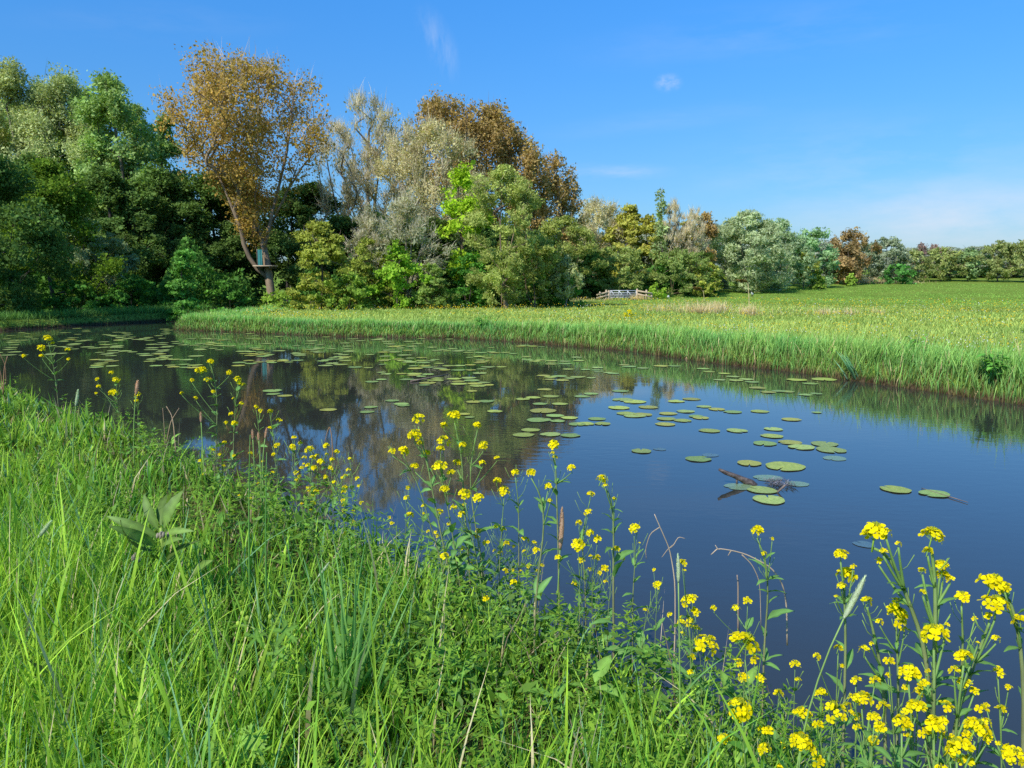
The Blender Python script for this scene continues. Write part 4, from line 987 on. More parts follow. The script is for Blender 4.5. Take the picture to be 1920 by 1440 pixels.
def lily_pads():
    rng = np.random.default_rng(4)
    var = []
    for i in range(8):
        m = MB(); V, q, t, C = pad_geo(rng, 1.0, [(1, 1, 1), (1.12, 1.05, .7), (.8, .92, .85), (1.2, .95, .55)][i % 4]); m.add(V, q, t, C); var.append(m.mesh('lily_pad', M_PAD, True))
    used = []
    def put(px, py, wpx, label, group=None, mesh=None, z=.006, rot=None, mat=None):
        p = onz(px, py, z); s = wpx / 2 / F * p[1] / CP * .99
        o = new_obj('lily_pad', mesh or var[rng.integers(0, 8)])
        o.location = p; o.scale = (s, s, s * rng.uniform(.2, .9)); o.rotation_euler[2] = rng.uniform(0, 6.28) if rot is None else rot
        used.append((p[0], p[1], s)); tag(o, label, 'lily pad', group); return o
    # nearest leaves, one by one
    one = [(1203, 845, 42, 'lone lily pad in open water nearest the yellow flowers, pale sunken leaf beside it'), (1310, 860, 52, 'lone flat lily pad midway between the flowers and the floating branch'),
           (1405, 868, 50, 'notched lily pad left of the largest pad behind the floating branch'), (1472, 874, 80, 'largest lily pad, with ragged right edge behind the floating branch'),
           (1679, 917, 58, 'left of the two lily pads alone at the lower right'), (1752, 925, 58, 'right of the two lower right lily pads, with a twig under it'),
           (1442, 936, 66, 'lily pad nearest the viewer, in front of the floating branch'), (1428, 918, 58, 'raised bright lily pad leaning on the floating branch'),
           (1434, 831, 48, 'leftmost pad of the tight group above the floating branch'), (1481, 829, 46, 'back pad of the tight group above the floating branch'), (1503, 838, 52, 'middle pad of the tight group above the floating branch'), (1546, 832, 54, 'right back pad of the tight group above the floating branch'), (1558, 843, 60, 'right front pad of the tight group above the floating branch'),
           (1447, 817, 44, 'lily pad with a dark twig across it above the tight group'), (1450, 804, 38, 'small lily pad farthest back above the tight group'),
           (1330, 807, 42, 'left lily pad of a touching pair in open blue water'), (1382, 807, 42, 'right lily pad of a touching pair in open blue water'),
           (1484, 786, 38, 'lone lily pad right of the pair, in open blue water'), (1425, 771, 36, 'lone lily pad above the pair, in open blue water'), (1374, 772, 36, 'lily pad left of the lone one above the pair'), (1344, 767, 34, 'slim lily pad at the left of the upper row'),
           (1531, 773, 20, 'small crumpled pad poking up from the rippled water'),
           (982, 815, 44, 'front left pad of the four below the brown reflection'), (995, 806, 38, 'back left pad of the four below the brown reflection'), (1032, 814, 42, 'third pad of the four below the brown reflection'), (1070, 816, 40, 'rightmost pad of the four below the brown reflection')]
    for px, py, w, lab in one: put(px, py, w, lab)
    mid = [(1068, 783, 34), (1120, 785, 36), (1098, 794, 36), (1130, 794, 34), (1082, 795, 36), (1092, 743, 32), (1108, 738, 30), (1164, 733, 34), (1168, 749, 44), (1190, 753, 46), (1160, 764, 44), (1215, 763, 40), (1175, 775, 40), (1205, 777, 40), (1190, 779, 44),
           (1253, 775, 36), (1285, 771, 36), (1250, 785, 38), (1280, 788, 36), (1247, 795, 40), (1314, 783, 34), (1268, 752, 34), (1297, 748, 36), (1320, 762, 30), (1305, 780, 30),
           (1018, 770, 56), (1050, 757, 32), (1013, 757, 30), (1033, 743, 34), (1000, 745, 30), (980, 748, 30), (1010, 787, 50), (1040, 779, 36), (1045, 789, 30), (1022, 730, 30), (870, 776, 26), (880, 782, 20), (928, 771, 30), (888, 753, 32), (912, 752, 34), (885, 733, 22), (820, 709, 26), (688, 772, 30), (695, 763, 28), (735, 751, 28), (752, 757, 30), (757, 760, 26), (615, 768, 34), (860, 715, 26), (925, 770, 26)]
    for px, py, w in mid: put(px, py, w, 'mid sized lily pad in the loose drift beyond the yellow flowers', 'lily pads in the loose drift')
    back = [(1380, 713, 30), (1410, 716, 28), (1350, 712, 24), (1421, 727, 34), (1460, 733, 28), (1475, 734, 30), (1510, 740, 28), (1530, 738, 26), (1318, 691, 26), (1358, 700, 24), (1375, 706, 26), (1400, 711, 28), (1495, 712, 40), (1545, 711, 50), (1520, 719, 30), (1240, 686, 30), (1265, 686, 26), (1205, 690, 24), (1180, 687, 28), (1120, 689, 24), (1150, 700, 24), (1170, 684, 22), (1065, 692, 24), (1060, 682, 26), (1085, 676, 24), (1330, 697, 24), (1440, 735, 30)]
    for px, py, w in back: put(px, py, w, 'lily pad in the line close to the far bank on the right', 'lily pads along the right far bank')
    # the crowded patches
    def scatter(n, box, wr, label, group, foc=None):
        c = 0; tries = 0
        while c < n and tries < n * 40:
            tries += 1
            px = rng.uniform(box[0], box[2]); py = box[1] + (box[3] - box[1]) * rng.random() ** wr[2]
            if foc is not None and rng.random() > foc(px, py): continue
            p = onz(px, py, 0)
            if shore(p[None, :2])[0] > -.25: continue
            s = rng.uniform(wr[0], wr[1])
            if c and rng.random() < .6:      # most grow in small touching families
                u = used[-1 - int(rng.integers(0, min(3, c)))]; a = rng.uniform(0, 6.28); q = np.array([u[0] + math.cos(a) * (s + u[2]) * 1.02, u[1] + math.sin(a) * (s + u[2]) * 1.3, 0])
                v = np.array([q[0], q[1], -HC]); dy = CP * v[1] - SP * v[2]; px = 960 + F * v[0] / dy; py = 720 - F * (SP * v[1] + CP * v[2]) / dy
                if not (box[0] - 20 < px < box[2] + 20 and box[1] - 3 < py < box[3] + 4): continue
                p = q
                if shore(p[None, :2])[0] > -.25: continue
            if any((p[0] - u[0]) ** 2 + (p[1] - u[1]) ** 2 < (.8 * (s + u[2])) ** 2 for u in used): continue
            put(px, py, s * 2 * F / p[1], label, group); c += 1
    def clus(px, py): return .12 + .88 * (math.sin(px * .021 + py * .13) * math.sin(px * .05 - py * .09) > -.05)
    scatter(62, (430, 668, 900, 738), (.085, .15, 1.0), 'lily pad in the crowded patch at the centre of the dark water', 'lily pads in the central patch', lambda a, b: clus(a, b) * (1.0 if b < 668 + 70 * ((a - 380) / 520) else .05))
    scatter(40, (620, 648, 1010, 690), (.09, .15, 1.0), 'lily pad in the patch in front of the far bank log', 'lily pads before the log', clus)
    scatter(20, (900, 655, 1130, 735), (.08, .14, 1.0), 'lily pad in the thin scatter right of the central patch', 'lily pads right of the centre', clus)
    scatter(58, (130, 628, 520, 690), (.09, .155, .8), 'lily pad in the crowded patch on the left dark water', 'lily pads in the left patch', lambda a, b: clus(a, b))
    # beyond these they merge: one object
    m = MB(); c = 0; tries = 0
    while c < 170 and tries < 20000:
        tries += 1; px = rng.uniform(-40, 900); py = rng.uniform(615, 668); p = onz(px, py, .006)
        if shore(p[None, :2])[0] > -.3 or rng.random() > clus(px, py): continue
        s = rng.uniform(.10, .17)
        if any((p[0] - u[0]) ** 2 + (p[1] - u[1]) ** 2 < (.75 * (s + u[2])) ** 2 for u in used): continue
        used.append((p[0], p[1], s)); V, q, t, C = pad_geo(rng, .7); a = rng.uniform(0, 6.28); R_ = np.array([[math.cos(a), -math.sin(a), 0], [math.sin(a), math.cos(a), 0], [0, 0, .8]])
        m.add((V * s) @ R_.T + p, q, t, C * rng.uniform(.75, 1.15)); c += 1
    tag(m.build('distant_lily_pads', M_PAD, smooth=True), 'mass of lily pads merging together on the far dark water', 'lily pads', None, 'stuff')
    # leaves just under the surface
    sunk = var[1].copy(); sunk.name = 'sunken_leaf'; sunk.materials.clear(); sunk.materials.append(M_SUNK)
    sg = var[2].copy(); sg.name = 'half_sunken_leaf'; sg.materials.clear(); sg.materials.append(M_SUNKG)
    for px, py, w, lab, me in ((1237, 842, 26, 'pale sunken leaf touching the lone pad near the flowers', sunk), (1332, 853, 34, 'bluish sunken leaf behind the lone flat pad', sunk), (1565, 859, 46, 'pale submerged leaf below the tight group of pads', sg), (1495, 907, 44, 'half sunken lily leaf right of the floating branch', sg), (1385, 912, 56, 'half sunken lily leaf left of the floating branch', sg), (1440, 896, 56, 'sunken ragged leaf behind the floating branch', sg), (1620, 1020, 42, 'faint pale leaf under the water behind the tall flowers at lower right', sunk)):
        p = onz(px, py, .003); s = w / 2 / F * p[1]; o = new_obj('sunken_leaf', me); o.location = p; o.scale = (s, s, s * .15); o.rotation_euler[2] = rng.uniform(0, 6.28); tag(o, lab, 'sunken leaf')
    # floating branch, twigs
    pts = [at(1349, 880, onz(1365, 905)[1]), at(1362, 887, 5.4), at(1378, 893, 5.4), at(1392, 899, 5.4), at(1404, 905, 5.4), onz(1418, 912, .0), onz(1440, 922, -.05)]
    Yb = onz(1400, 908)[1]; pts = [at(a, b, Yb) for a, b in ((1348, 880), (1360, 886), (1374, 891), (1388, 897), (1398, 902), (1408, 906), (1424, 914))]; pts[-1][2] = -.04; o0 = pts[3].copy()
    e = empty('floating_branch', o0, 'dark broken branch sticking up out of the water between lily pads', 'branch')
    m = MB(); P = np.array(pts) - o0; m.tube(P, np.array([.010, .016, .018, .021, .026, .030, .022]), 8); m.build('limb', M_DEAD, e, True)
    m = MB(); a = at(1381, 893, Yb) - o0; b = a.copy(); b[2] = -o0[2] - .03; m.tube([a, (a + b) / 2 + np.array([.004, 0, 0]), b], .007, 6); m.build('twig', M_DEAD, e, True)
    m = MB(); q = onz(1458, 924) - o0; m.tube([q + np.array([-.02, .01, -.02]), q + np.array([.03, 0, .035]), q + np.array([.05, -.01, .06])], .007, 6); m.build('twig', M_LOG, e, True)
    m = MB(); c = onz(1462, 908, .004) - o0; nn = 240; Q = np.column_stack([rng.uniform(c[0] - .09, c[0] + .09, nn), rng.uniform(c[1] - .11, c[1] + .11, nn), np.full(nn, c[2]) + rng.uniform(0, .012, nn)])
    cc = mixcol(rng, nn, (.14, .13, .15), (.26, .24, .24), .3); blades(m, Q, rng.uniform(.01, .03, nn), rng.uniform(.004, .01, nn), rng.uniform(0, 6.28, nn), rng.uniform(1, 3, nn), rng.uniform(0, .5, nn), cc, cc, 2, rng)
    m.build('weed', M_STRAW, e)
    a, b = onz(1728, 915, .006), onz(1815, 942, .008)
    m = MB(); m.tube(np.array([a, a * .7 + b * .3 + np.array([0, 0, -.001]), a * .3 + b * .7, b]) - a, np.array([.003, .004, .004, .002]), 5); o = m.build('twig', M_LOG); o.location = a; tag(o, 'thin pale twig floating by the right lower lily pad', 'twig')
    a, b = onz(770, 715, .012), onz(840, 702, .05); m = MB(); m.tube(np.array([a, (a + b) / 2, b]) - a, np.array([.014, .012, .008]), 6); o = m.build('stick', M_LOG); o.location = a; tag(o, 'thin brown stick lying across lily pads in the central patch', 'stick')
lily_pads()

# ------------------------------------------------------------------ yellow rape plants
YA, YB = (.90, .70, .004), (.95, .80, .010)
def flower_head(seed, nf, fsize, dome=.8, buds=8, spread=.5):
    """a flower cluster of unit diameter, origin at its middle, stalk base at z=-.6"""
    rng = np.random.default_rng(seed); m = MB()
    g = (.16, .26, .03)
    m.tube([(0, 0, -.62), (0, 0, -.2), (0, 0, .12)], np.array([.035, .03, .02]), 5, g, 1)
    for i in range(nf):
        f = (i + .5) / nf; ph = i * 2.399 + rng.uniform(-.3, .3)
        el = math.acos(np.clip(1 - f * (1 + dome * .55), -1, 1)); el = max(el, .25)
        rr = spread * rng.uniform(.72, 1.05)
        n = np.array([math.sin(el) * math.cos(ph), math.sin(el) * math.sin(ph), math.cos(el)])
        c = n * rr * np.array([1, 1, .72])
        nn = unit(n + np.array([0, 0, .45]) + rng.normal(0, .2, 3))
        m.tube([(0, 0, -.28 + .3 * (1 - f)), c * .55 + np.array([0, 0, -.10]), c - nn * .03], .012, 3, g, 1, False)
        a = unit(np.cross(nn, (.3, .5, .8))); b = np.cross(nn, a); r0 = rng.uniform(0, PI); fs = fsize * rng.uniform(.82, 1.12); cup = rng.uniform(.15, .6)
        col = mixcol(rng, 1, YA, YB, .06)[0]
        for k in range(4):
            t = r0 + k * PI / 2 + rng.normal(0, .12); d = a * math.cos(t) + b * math.sin(t); s = -a * math.sin(t) + b * math.cos(t)
            pr = [(0, .07, 0), (.16, .13, .15), (.37, .25, .7), (.49, .17, .95)]
            V = []
            for u, w, z in pr: V += [c + d * fs * u + s * fs * w + nn * fs * cup * .3 * z, c + d * fs * u - s * fs * w + nn * fs * cup * .3 * z]
            V.append(c + d * fs * .54 + nn * fs * cup * .26)
            cc = np.array([col * .8, col * .8, col * .92, col * .92, col, col, col, col, col])
            m.add(V, [[0, 1, 3, 2], [2, 3, 5, 4], [4, 5, 7, 6]], [[6, 7, 8]], cc, 0)
        m.tube([c, c + nn * fs * .16], fs * .06, 4, (.40, .42, .03), 0)
    for i in range(buds):
        ph = i * 2.399; r = .16 * math.sqrt(i / max(buds, 1)); p = np.array([r * math.cos(ph), r * math.sin(ph), .30 - .3 * r])
        m.tube([p * np.array([.6, .6, .4]), p, p + np.array([0, 0, .07]), p + np.array([0, 0, .11])], np.array([.012, .035, .035, .008]), 5, np.tile([.36, .40, .03], (4, 1)), 0)
    return m.mesh('flower_head', [M_PETAL, M_HERB])
HEADS_BIG = [flower_head(i, 10 + 2 * (i % 4), .36, .75 + .08 * i, 9, .42 + .015 * i) for i in range(6)]
HEADS_MED = [flower_head(20 + i, 10 + i, .42, .7, 8, .40) for i in range(5)]
HEADS_FEW = [flower_head(40 + i, 4, .62, .5, 6, .32) for i in range(4)]
BUDS = [flower_head(60 + i, 2, .4, .3, 16, .25) for i in range(2)]
def mk_leaf(seed, w):
    m = MB(); rng = np.random.default_rng(seed)
    leaf_shape(m, (0, 0, 0), (1, 0, .0), w, (0, 0, 1), (.075, .16, .035), (.10, .20, .05), 6, .3, .18, .06); return m.mesh('leaf', M_HERB, True)
RLEAF = [mk_leaf(i, .30 + .06 * i) for i in range(3)]

def curve3(a, b, c, n=7):
    t = np.linspace(0, 1, n)[:, None]; return (1 - t) ** 2 * a + 2 * t * (1 - t) * b + t * t * c

RN = [0]
def rape(label, base, Y, heads, via=None, thick=1.0, leafy=6, group=None):
    """base: pixel of the foot (its height comes from the ground), heads: [(px,py,size px)], first one ends the main stem"""
    RN[0] += 1; rng = np.random.default_rng(900 + RN[0])
    bx = at(base[0], base[1], Y)[0]; bz = gz(bx, Y); org = np.array([bx, Y, max(bz, .0) - .01])
    e = empty('rape_plant', org, label, 'flowering plant', group)
    ms = MB(); h0 = heads[0]; hp = []
    for i, (px, py, s) in enumerate(heads):
        yy = Y + (0 if i == 0 else rng.uniform(-.05, .05) * Y * .5); hp.append((at(px, py, yy) - org, s / F * yy * 1.02))
    top, ds = hp[0]; Hh = top[2]
    end0 = top - np.array([0, 0, ds * .55])
    if via is not None:
        pts = [np.zeros(3)] + [at(a, b, Y + rng.uniform(-.01, .01)) - org for a, b in via] + [end0]; P = np.array(pts)
        k = np.linspace(0, len(P) - 1, 14); P = np.column_stack([np.interp(k, np.arange(len(P)), P[:, j]) for j in range(3)])
        P[1:-1] = (P[:-2] + 2 * P[1:-1] + P[2:]) / 4; P[1:-1] = (P[:-2] + 2 * P[1:-1] + P[2:]) / 4
    else:
        P = curve3(np.zeros(3), np.array([top[0] * .25 + rng.normal(0, .02), top[1] * .3 + rng.normal(0, .02), Hh * .55]), end0, 14)
    r = .0027 * thick * np.clip(Hh / .6, .45, 1.3)
    g0, g1 = np.array([.17, .15, .085]), np.array([.13, .22, .055]); t = np.linspace(0, 1, 14)[:, None]
    ms.tube(P, np.linspace(r, r * .5, 14), 6, g0 * (1 - t) + g1 * t)
    for q, d in hp[1:]:
        zz = np.clip(q[2] - (.30 + .35 * rng.random()) * max(.12, abs(q[0] - np.interp(q[2], P[:, 2], P[:, 0])) * 1.5 + .10), .03, Hh * .9)
        i = int(np.argmin(np.abs(P[:, 2] - zz))); a = P[i]; en = q - np.array([0, 0, d * .55])
        B = curve3(a, np.array([a[0] * .45 + en[0] * .55, a[1] * .4 + en[1] * .6, a[2] * .55 + en[2] * .45]), en, 7)
        ms.tube(B, np.linspace(r * .62, r * .36, 7), 5, np.tile(g1, (7, 1)))
        # leaf in the fork
        lf = new_obj('leaf', RLEAF[rng.integers(0, 3)], e); lf.location = a; l = rng.uniform(.025, .05) * min(1.4, max(.8, Y / 2.2)); lf.scale = (l, l, l)
        lf.rotation_euler = (0, rng.uniform(-.6, .3), math.atan2(en[1] - a[1], en[0] - a[0]) + rng.normal(0, .5))
    for k in range(7):
        i = rng.integers(8, 13); a = rng.uniform(0, 6.28); l = rng.uniform(.012, .03) * min(1.5, Y / 1.5); b = P[i]; d1 = np.array([math.cos(a), math.sin(a), .9]) * l
        ms.tube([b, b + d1 * .6, b + d1 + np.array([0, 0, l * .5])], np.array([.0004, .0004, .0006]) * max(1, Y / 2), 4, (.16, .25, .05))
    stem = ms.build('stem', M_HERB, e, True)
    for lf in [c for c in e.children if c.name.startswith('leaf')]: lf.parent = stem
    for (q, d), (px, py, s) in zip(hp, heads):
        real = d * 100
        pool = BUDS if s < 0 else (HEADS_BIG if real > 4.2 else HEADS_MED if real > 2.4 else HEADS_FEW)
        o = new_obj('flower_head', pool[rng.integers(0, len(pool))], e); d = abs(d) * (1.0 if pool is not HEADS_FEW else 1.15)
        o.location = q; o.scale = (d, d, d * rng.uniform(.85, 1.1)); o.rotation_euler = (rng.normal(0, .22) + .12, rng.normal(0, .22), rng.uniform(0, 6.28))
    for k in range(int(leafy * 1.7)):
        f = rng.uniform(.12, .8); i = int(f * 13); lf = new_obj('leaf', RLEAF[rng.integers(0, 3)], stem); lf.location = P[i]
        l = rng.uniform(.04, .10) * (1.25 - f) * min(1, .35 + .32 * Y); lf.scale = (l, l * rng.uniform(.6, 1), l); lf.rotation_euler = (rng.normal(0, .3), rng.uniform(-.9, .1), rng.uniform(0, 6.28))
    return e

rape('yellow rape plant farthest left, standing at the water beside the picture edge', (108, 745), 6.3, [(90, 634, 15), (78, 652, 15), (127, 655, 11), (128, 673, 8), (78, 667, 9), (99, 643, 8), (45, 667, 9)])
rape('yellow rape plant with a large low head, second from the left picture edge', (228, 790), 5.3, [(218, 712, 16), (209, 698, 10), (212, 736, 18), (182, 711, 9), (185, 724, 10), (180, 737, 6)])
rape('small yellow rape plant beside the brown grass spike on the left', (258, 800), 5.0, [(258, 740, 13), (256, 751, 9)], leafy=3)
rape('tall branching rape plant, highest flowers on the left half of the bank', (400, 880), 4.1, [(395, 678, 14), (377, 694, 21), (390, 712, 15), (360, 713, 9), (430, 698, 11), (367, 746, 9), (341, 737, 8), (400, 734, 10)], [(405, 830), (408, 770), (404, 715)], leafy=9)
rape('rape plant touching the tall branching one on its right, with stacked heads', (437, 880), 4.0, [(446, 711, 15), (449, 719, 12), (457, 721, 9), (438, 747, 7), (453, 756, 8), (433, 776, 11), (440, 793, 13), (424, 792, 9)], leafy=8)
rape('low rape plant between the stacked heads and the dry foxtail spikes', (487, 890), 3.7, [(480, 763, 10), (488, 770, 8)], leafy=4)
rape('slender rape plant above the dry foxtail spikes', (518, 900), 3.55, [(506, 771, 12), (522, 786, 9), (527, 789, 7), (507, 802, 10)], leafy=4)
rape('short rape plant with one dense head below the slender one', (519, 930), 3.45, [(519, 835, 14), (513, 852, 10)], leafy=4)
rape('rape plant at the left of the dense yellow drift by the water', (560, 960), 3.25, [(552, 820, 10), (563, 831, 9), (548, 837, 13), (566, 877, 12), (555, 886, 10), (556, 900, 8)], leafy=5)
rape('rape plant with the biggest head of the dense yellow drift', (585, 980), 3.2, [(580, 843, 21), (587, 858, 13), (577, 872, 10), (589, 877, 14), (571, 858, 9)], leafy=5)
rape('rape plant at the right of the dense yellow drift, tallest there', (607, 990), 3.15, [(612, 835, 13), (602, 865, 15), (623, 861, 11), (610, 894, 10), (613, 852, 8)], leafy=5)
rape('thin rape plant leaning right at the end of the dense yellow drift', (628, 990), 3.1, [(631, 847, 12), (624, 884, 7)], leafy=3)
rape('low rape plant with two heads under the dense yellow drift', (585, 1030), 3.05, [(588, 943, 10), (578, 915, 9), (585, 930, 8)], leafy=4)
rape('low rape plant with four small heads stacked near the grass edge', (645, 1030), 2.95, [(646, 914, 11), (645, 922, 10), (643, 938, 9), (645, 948, 9)], leafy=4)
rape('thin rape stem with two small heads alone over the brown reflection', (668, 1020), 2.85, [(657, 861, 10), (670, 897, 9)], leafy=3)
# central clump
rape('rape plant at the left of the big central clump, two tall heads', (860, 1190), 2.35, [(784, 785, 27), (777, 815, 27), (788, 831, 16), (800, 849, 16), (777, 874, 18)], [(840, 1060), (818, 960), (800, 860)], 1.1, 8)
rape('rape plant leaning left out of the big central clump', (850, 1180), 2.42, [(735, 846, 16), (758, 845, 23), (763, 934, 13), (770, 966, 14)], [(835, 1080), (800, 960), (775, 880)], 1.0, 5)
rape('rape plant with the highest head of the big central clump', (885, 1190), 2.33, [(852, 779, 25), (832, 797, 16), (868, 834, 17), (858, 868, 18)], [(880, 1060), (870, 950), (866, 850)], 1.1, 7)
rape('rape plant in the middle of the big central clump, broad dense head', (872, 1200), 2.27, [(824, 875, 35), (831, 827, 27), (826, 841, 18), (845, 886, 18), (834, 917, 21)], [(862, 1090), (845, 980), (832, 910)], 1.1, 8)
rape('rape plant at the right of the big central clump, two spaced heads', (905, 1190), 2.3, [(895, 797, 18), (906, 835, 21), (904, 868, 14), (932, 858, 11)], [(905, 1060), (885, 950), (880, 880)], 1.0, 6)
rape('rape plant with low wide open flowers in front of the central clump', (912, 1240), 2.15, [(871, 926, 25), (896, 933, 23), (850, 952, 13), (865, 964, 15)], [(908, 1130), (890, 1030)], 1.2, 9)
rape('rape plant with greenish heads right of the central clump', (935, 1210), 2.25, [(945, 920, 26), (932, 901, 18)], [(935, 1090), (940, 1000)], 1.0, 6)
rape('small low rape shoot with a single head below the central clump', (845, 1170), 2.2, [(834, 1042, 18)], None, .8, 5)
rape('low rape shoot with two tiny heads right below the central clump', (950, 1150), 2.25, [(950, 1020, 13), (939, 1037, 12)], None, .8, 4)
rape('single rape stem with a head just right of the central clump', (972, 1140), 2.25, [(966, 886, 17)], [(973, 1000), (972, 940)], .9, 6)
rape('rape plant with a tall slim raceme standing against blue water', (1050, 1140), 2.15, [(1038, 834, 23), (1071, 877, 18), (1041, 858, 10), (1036, 850, 8)], [(1047, 1030), (1044, 940), (1042, 870)], 1.0, 5)
rape('rape plant leaning left from the slim raceme, ending in an open head', (1000, 1270), 2.0, [(996, 886, 20), (1027, 912, 17), (1031, 938, 10)], [(1005, 1100), (1022, 990), (1015, 930)], 1.2, 6)
rape('rape plant with a string of small heads right of the brown spike', (1100, 1180), 2.05, [(1107, 926, 17), (1102, 960, 17), (1085, 981, 15), (1107, 999, 18), (1119, 1045, 15), (1106, 1067, 9)], [(1098, 1100), (1090, 1010)], .9, 5)
rape('rape stem with one broad head below the string of small heads', (1080, 1180), 2.0, [(1084, 1021, 29), (1046, 1045, 14)], None, .9, 5)
rape('sturdy pale green rape stem bending left at the top, alone on blue water', (1152, 1230), 1.95, [(1128, 898, 23), (1135, 910, 10), (1152, 935, 9)], [(1150, 1120), (1150, 1050), (1151, 980), (1146, 925)], 1.25, 8)
rape('thin rape stem with one head right of the sturdy pale stem', (1188, 1220), 1.9, [(1189, 990, 23), (1199, 1018, 6)], [(1186, 1120), (1191, 1050)], .8, 5)
rape('low rape shoot with greenish buds left of the dry reed', (1232, 1230), 1.85, [(1234, 1094, 13), (1226, 1068, 8)], None, .8, 5)
rape('tiny budding rape shoot in the turf below the central clump', (915, 1240), 2.0, [(911, 1122, 13)], None, .7, 4)
rape('tiny budding rape shoot in the turf below the slim raceme', (968, 1230), 2.0, [(963, 1092, 14)], None, .7, 4)
# right hand side
rape('rape plant with a head behind the pale upright foxtail', (1290, 1290), 1.72, [(1288, 1126, 29), (1280, 1056, 18), (1283, 1070, 10)], None, 1.0, 6)
rape('rape plant with round head and side flowers left of the largest low head', (1322, 1400), 1.55, [(1324, 1208, 43), (1298, 1232, 15), (1294, 1260, 14), (1326, 1236, 12)], None, 1.0, 7)
rape('tall thin rape stem with a top head beside the arching dry reed', (1434, 1300), 1.62, [(1420, 995, 27), (1432, 1038, 12), (1448, 1010, 9)], [(1432, 1210), (1441, 1120), (1437, 1050)], .95, 9)
rape('small rape stem with two little heads below the arching dry reed', (1392, 1300), 1.6, [(1402, 1126, 17), (1381, 1140, 19), (1338, 1140, 14)], None, .8, 5)
rape('rape plant with the largest low head of big open petals', (1420, 1440), 1.45, [(1398, 1206, 62), (1385, 1243, 18), (1415, 1237, 18), (1393, 1270, 24), (1426, 1272, 18)], None, 1.2, 7)
rape('rape plant with a wide head in the grass below the largest low head', (1395, 1480), 1.32, [(1388, 1328, 52), (1391, 1345, 24)], None, 1.1, 6)
rape('short rape shoot with one head at the bottom edge of the grass', (1358, 1500), 1.3, [(1357, 1385, 27)], None, .8, 5)
rape('rape shoot with a short pair of heads before the dark water', (1494, 1400), 1.45, [(1491, 1245, 21), (1496, 1275, 12)], None, .8, 5)
rape('rape plant with two stacked heads left of the pale leaning foxtail', (1585, 1480), 1.3, [(1577, 1040, 28), (1586, 1078, 40), (1578, 1098, 18), (1600, 1062, 13), (1568, 1118, 9)], [(1583, 1320), (1586, 1200), (1583, 1110)], 1.05, 7)
rape('rape plant in the grass at the foot of the pale leaning foxtail', (1560, 1500), 1.2, [(1564, 1332, 50), (1535, 1360, 20), (1503, 1335, 28)], None, 1.1, 6)
rape('low rape plant with petals cut close to the bottom edge, left of the tall ones', (1505, 1540), 1.12, [(1502, 1390, 44), (1520, 1405, 26), (1535, 1428, 24)], None, 1.1, 6)
rape('tall rape plant leaning left, its big head highest at the lower right', (1745, 1560), 1.05, [(1640, 1000, 54), (1657, 1034, 17), (1648, 1051, 16), (1685, 1020, 13), (1663, 1000, 22)], [(1743, 1380), (1742, 1260), (1728, 1187), (1700, 1120), (1672, 1040)], 1.2, 6)
rape('straight tall rape plant with a loose spire of open flowers', (1745, 1560), 1.02, [(1748, 1003, 46), (1740, 1033, 18), (1764, 1062, 34), (1768, 1080, 24), (1782, 1085, 17), (1730, 1070, 14), (1731, 1110, 15)], [(1748, 1400), (1752, 1250), (1755, 1100)], 1.2, 7)
rape('rape plant with one dense head in front of the straight tall spire', (1748, 1560), .98, [(1753, 1190, 56), (1776, 1172, 10)], [(1748, 1400), (1752, 1300)], 1.15, 6)
rape('rape plant with a three tiered head between the leaning stem and the foxtail', (1683, 1500), 1.15, [(1680, 1130, 27), (1682, 1150, 42), (1688, 1168, 22), (1650, 1166, 14), (1696, 1180, 14)], [(1685, 1340), (1683, 1230)], .95, 5)
rape('rape stem with a small greenish head right of the pale leaning foxtail', (1664, 1500), 1.18, [(1626, 1128, 21), (1621, 1218, 23), (1634, 1207, 9)], [(1664, 1330), (1648, 1230), (1632, 1160)], 1.2, 6)
rape('thin dark rape stem with one round head, second from the right edge', (1800, 1560), 1.1, [(1804, 1120, 33), (1827, 1160, 12)], [(1798, 1330), (1806, 1210)], .9, 5)
rape('rape plant leaning right under the broad paired heads', (1770, 1560), 1.02, [(1856, 1157, 22), (1868, 1133, 54), (1868, 1198, 18)], [(1782, 1370), (1815, 1280), (1843, 1200)], 1.1, 5)
rape('rape plant at the right edge with broad head arching left', (1930, 1560), 1.04, [(1862, 1094, 56), (1885, 1100, 22), (1912, 1165, 28)], [(1924, 1330), (1912, 1190), (1892, 1115)], 1.15, 7)
rape('rape plant with a cluster of yellow green heads below the thin dark stem', (1798, 1560), .98, [(1808, 1230, 36), (1790, 1258, 23), (1808, 1280, 27), (1826, 1295, 18), (1833, 1206, 10)], None, 1.1, 7)
rape('rape plant with a wide upper head over the low right hand cluster', (1722, 1560), 1.0, [(1705, 1262, 43), (1732, 1283, 22), (1740, 1258, 10)], None, 1.0, 6)
rape('rape plant with a spiky head low beside the grass, left of the low right cluster', (1625, 1560), 1.08, [(1617, 1310, 40), (1657, 1325, 27), (1640, 1276, 22), (1600, 1308, 18)], None, 1.0, 6)
rape('rape plant with open petals at the left of the low right hand cluster', (1695, 1580), .95, [(1692, 1355, 42), (1718, 1325, 42), (1702, 1380, 16)], None, 1.0, 6)
rape('rape plant with scattered open flowers in the low right hand cluster', (1755, 1580), .93, [(1752, 1358, 36), (1768, 1352, 22), (1735, 1375, 24), (1750, 1348, 18)], None, 1.0, 5)
rape('rape plant with the lowest big head of the right hand cluster', (1800, 1600), .9, [(1796, 1402, 56), (1830, 1366, 50), (1812, 1428, 30), (1782, 1418, 22), (1850, 1385, 20)], None, 1.1, 6)
rape('rape plant in the bottom right corner', (1905, 1600), .92, [(1900, 1415, 46), (1873, 1394, 14)], None, 1.0, 6)
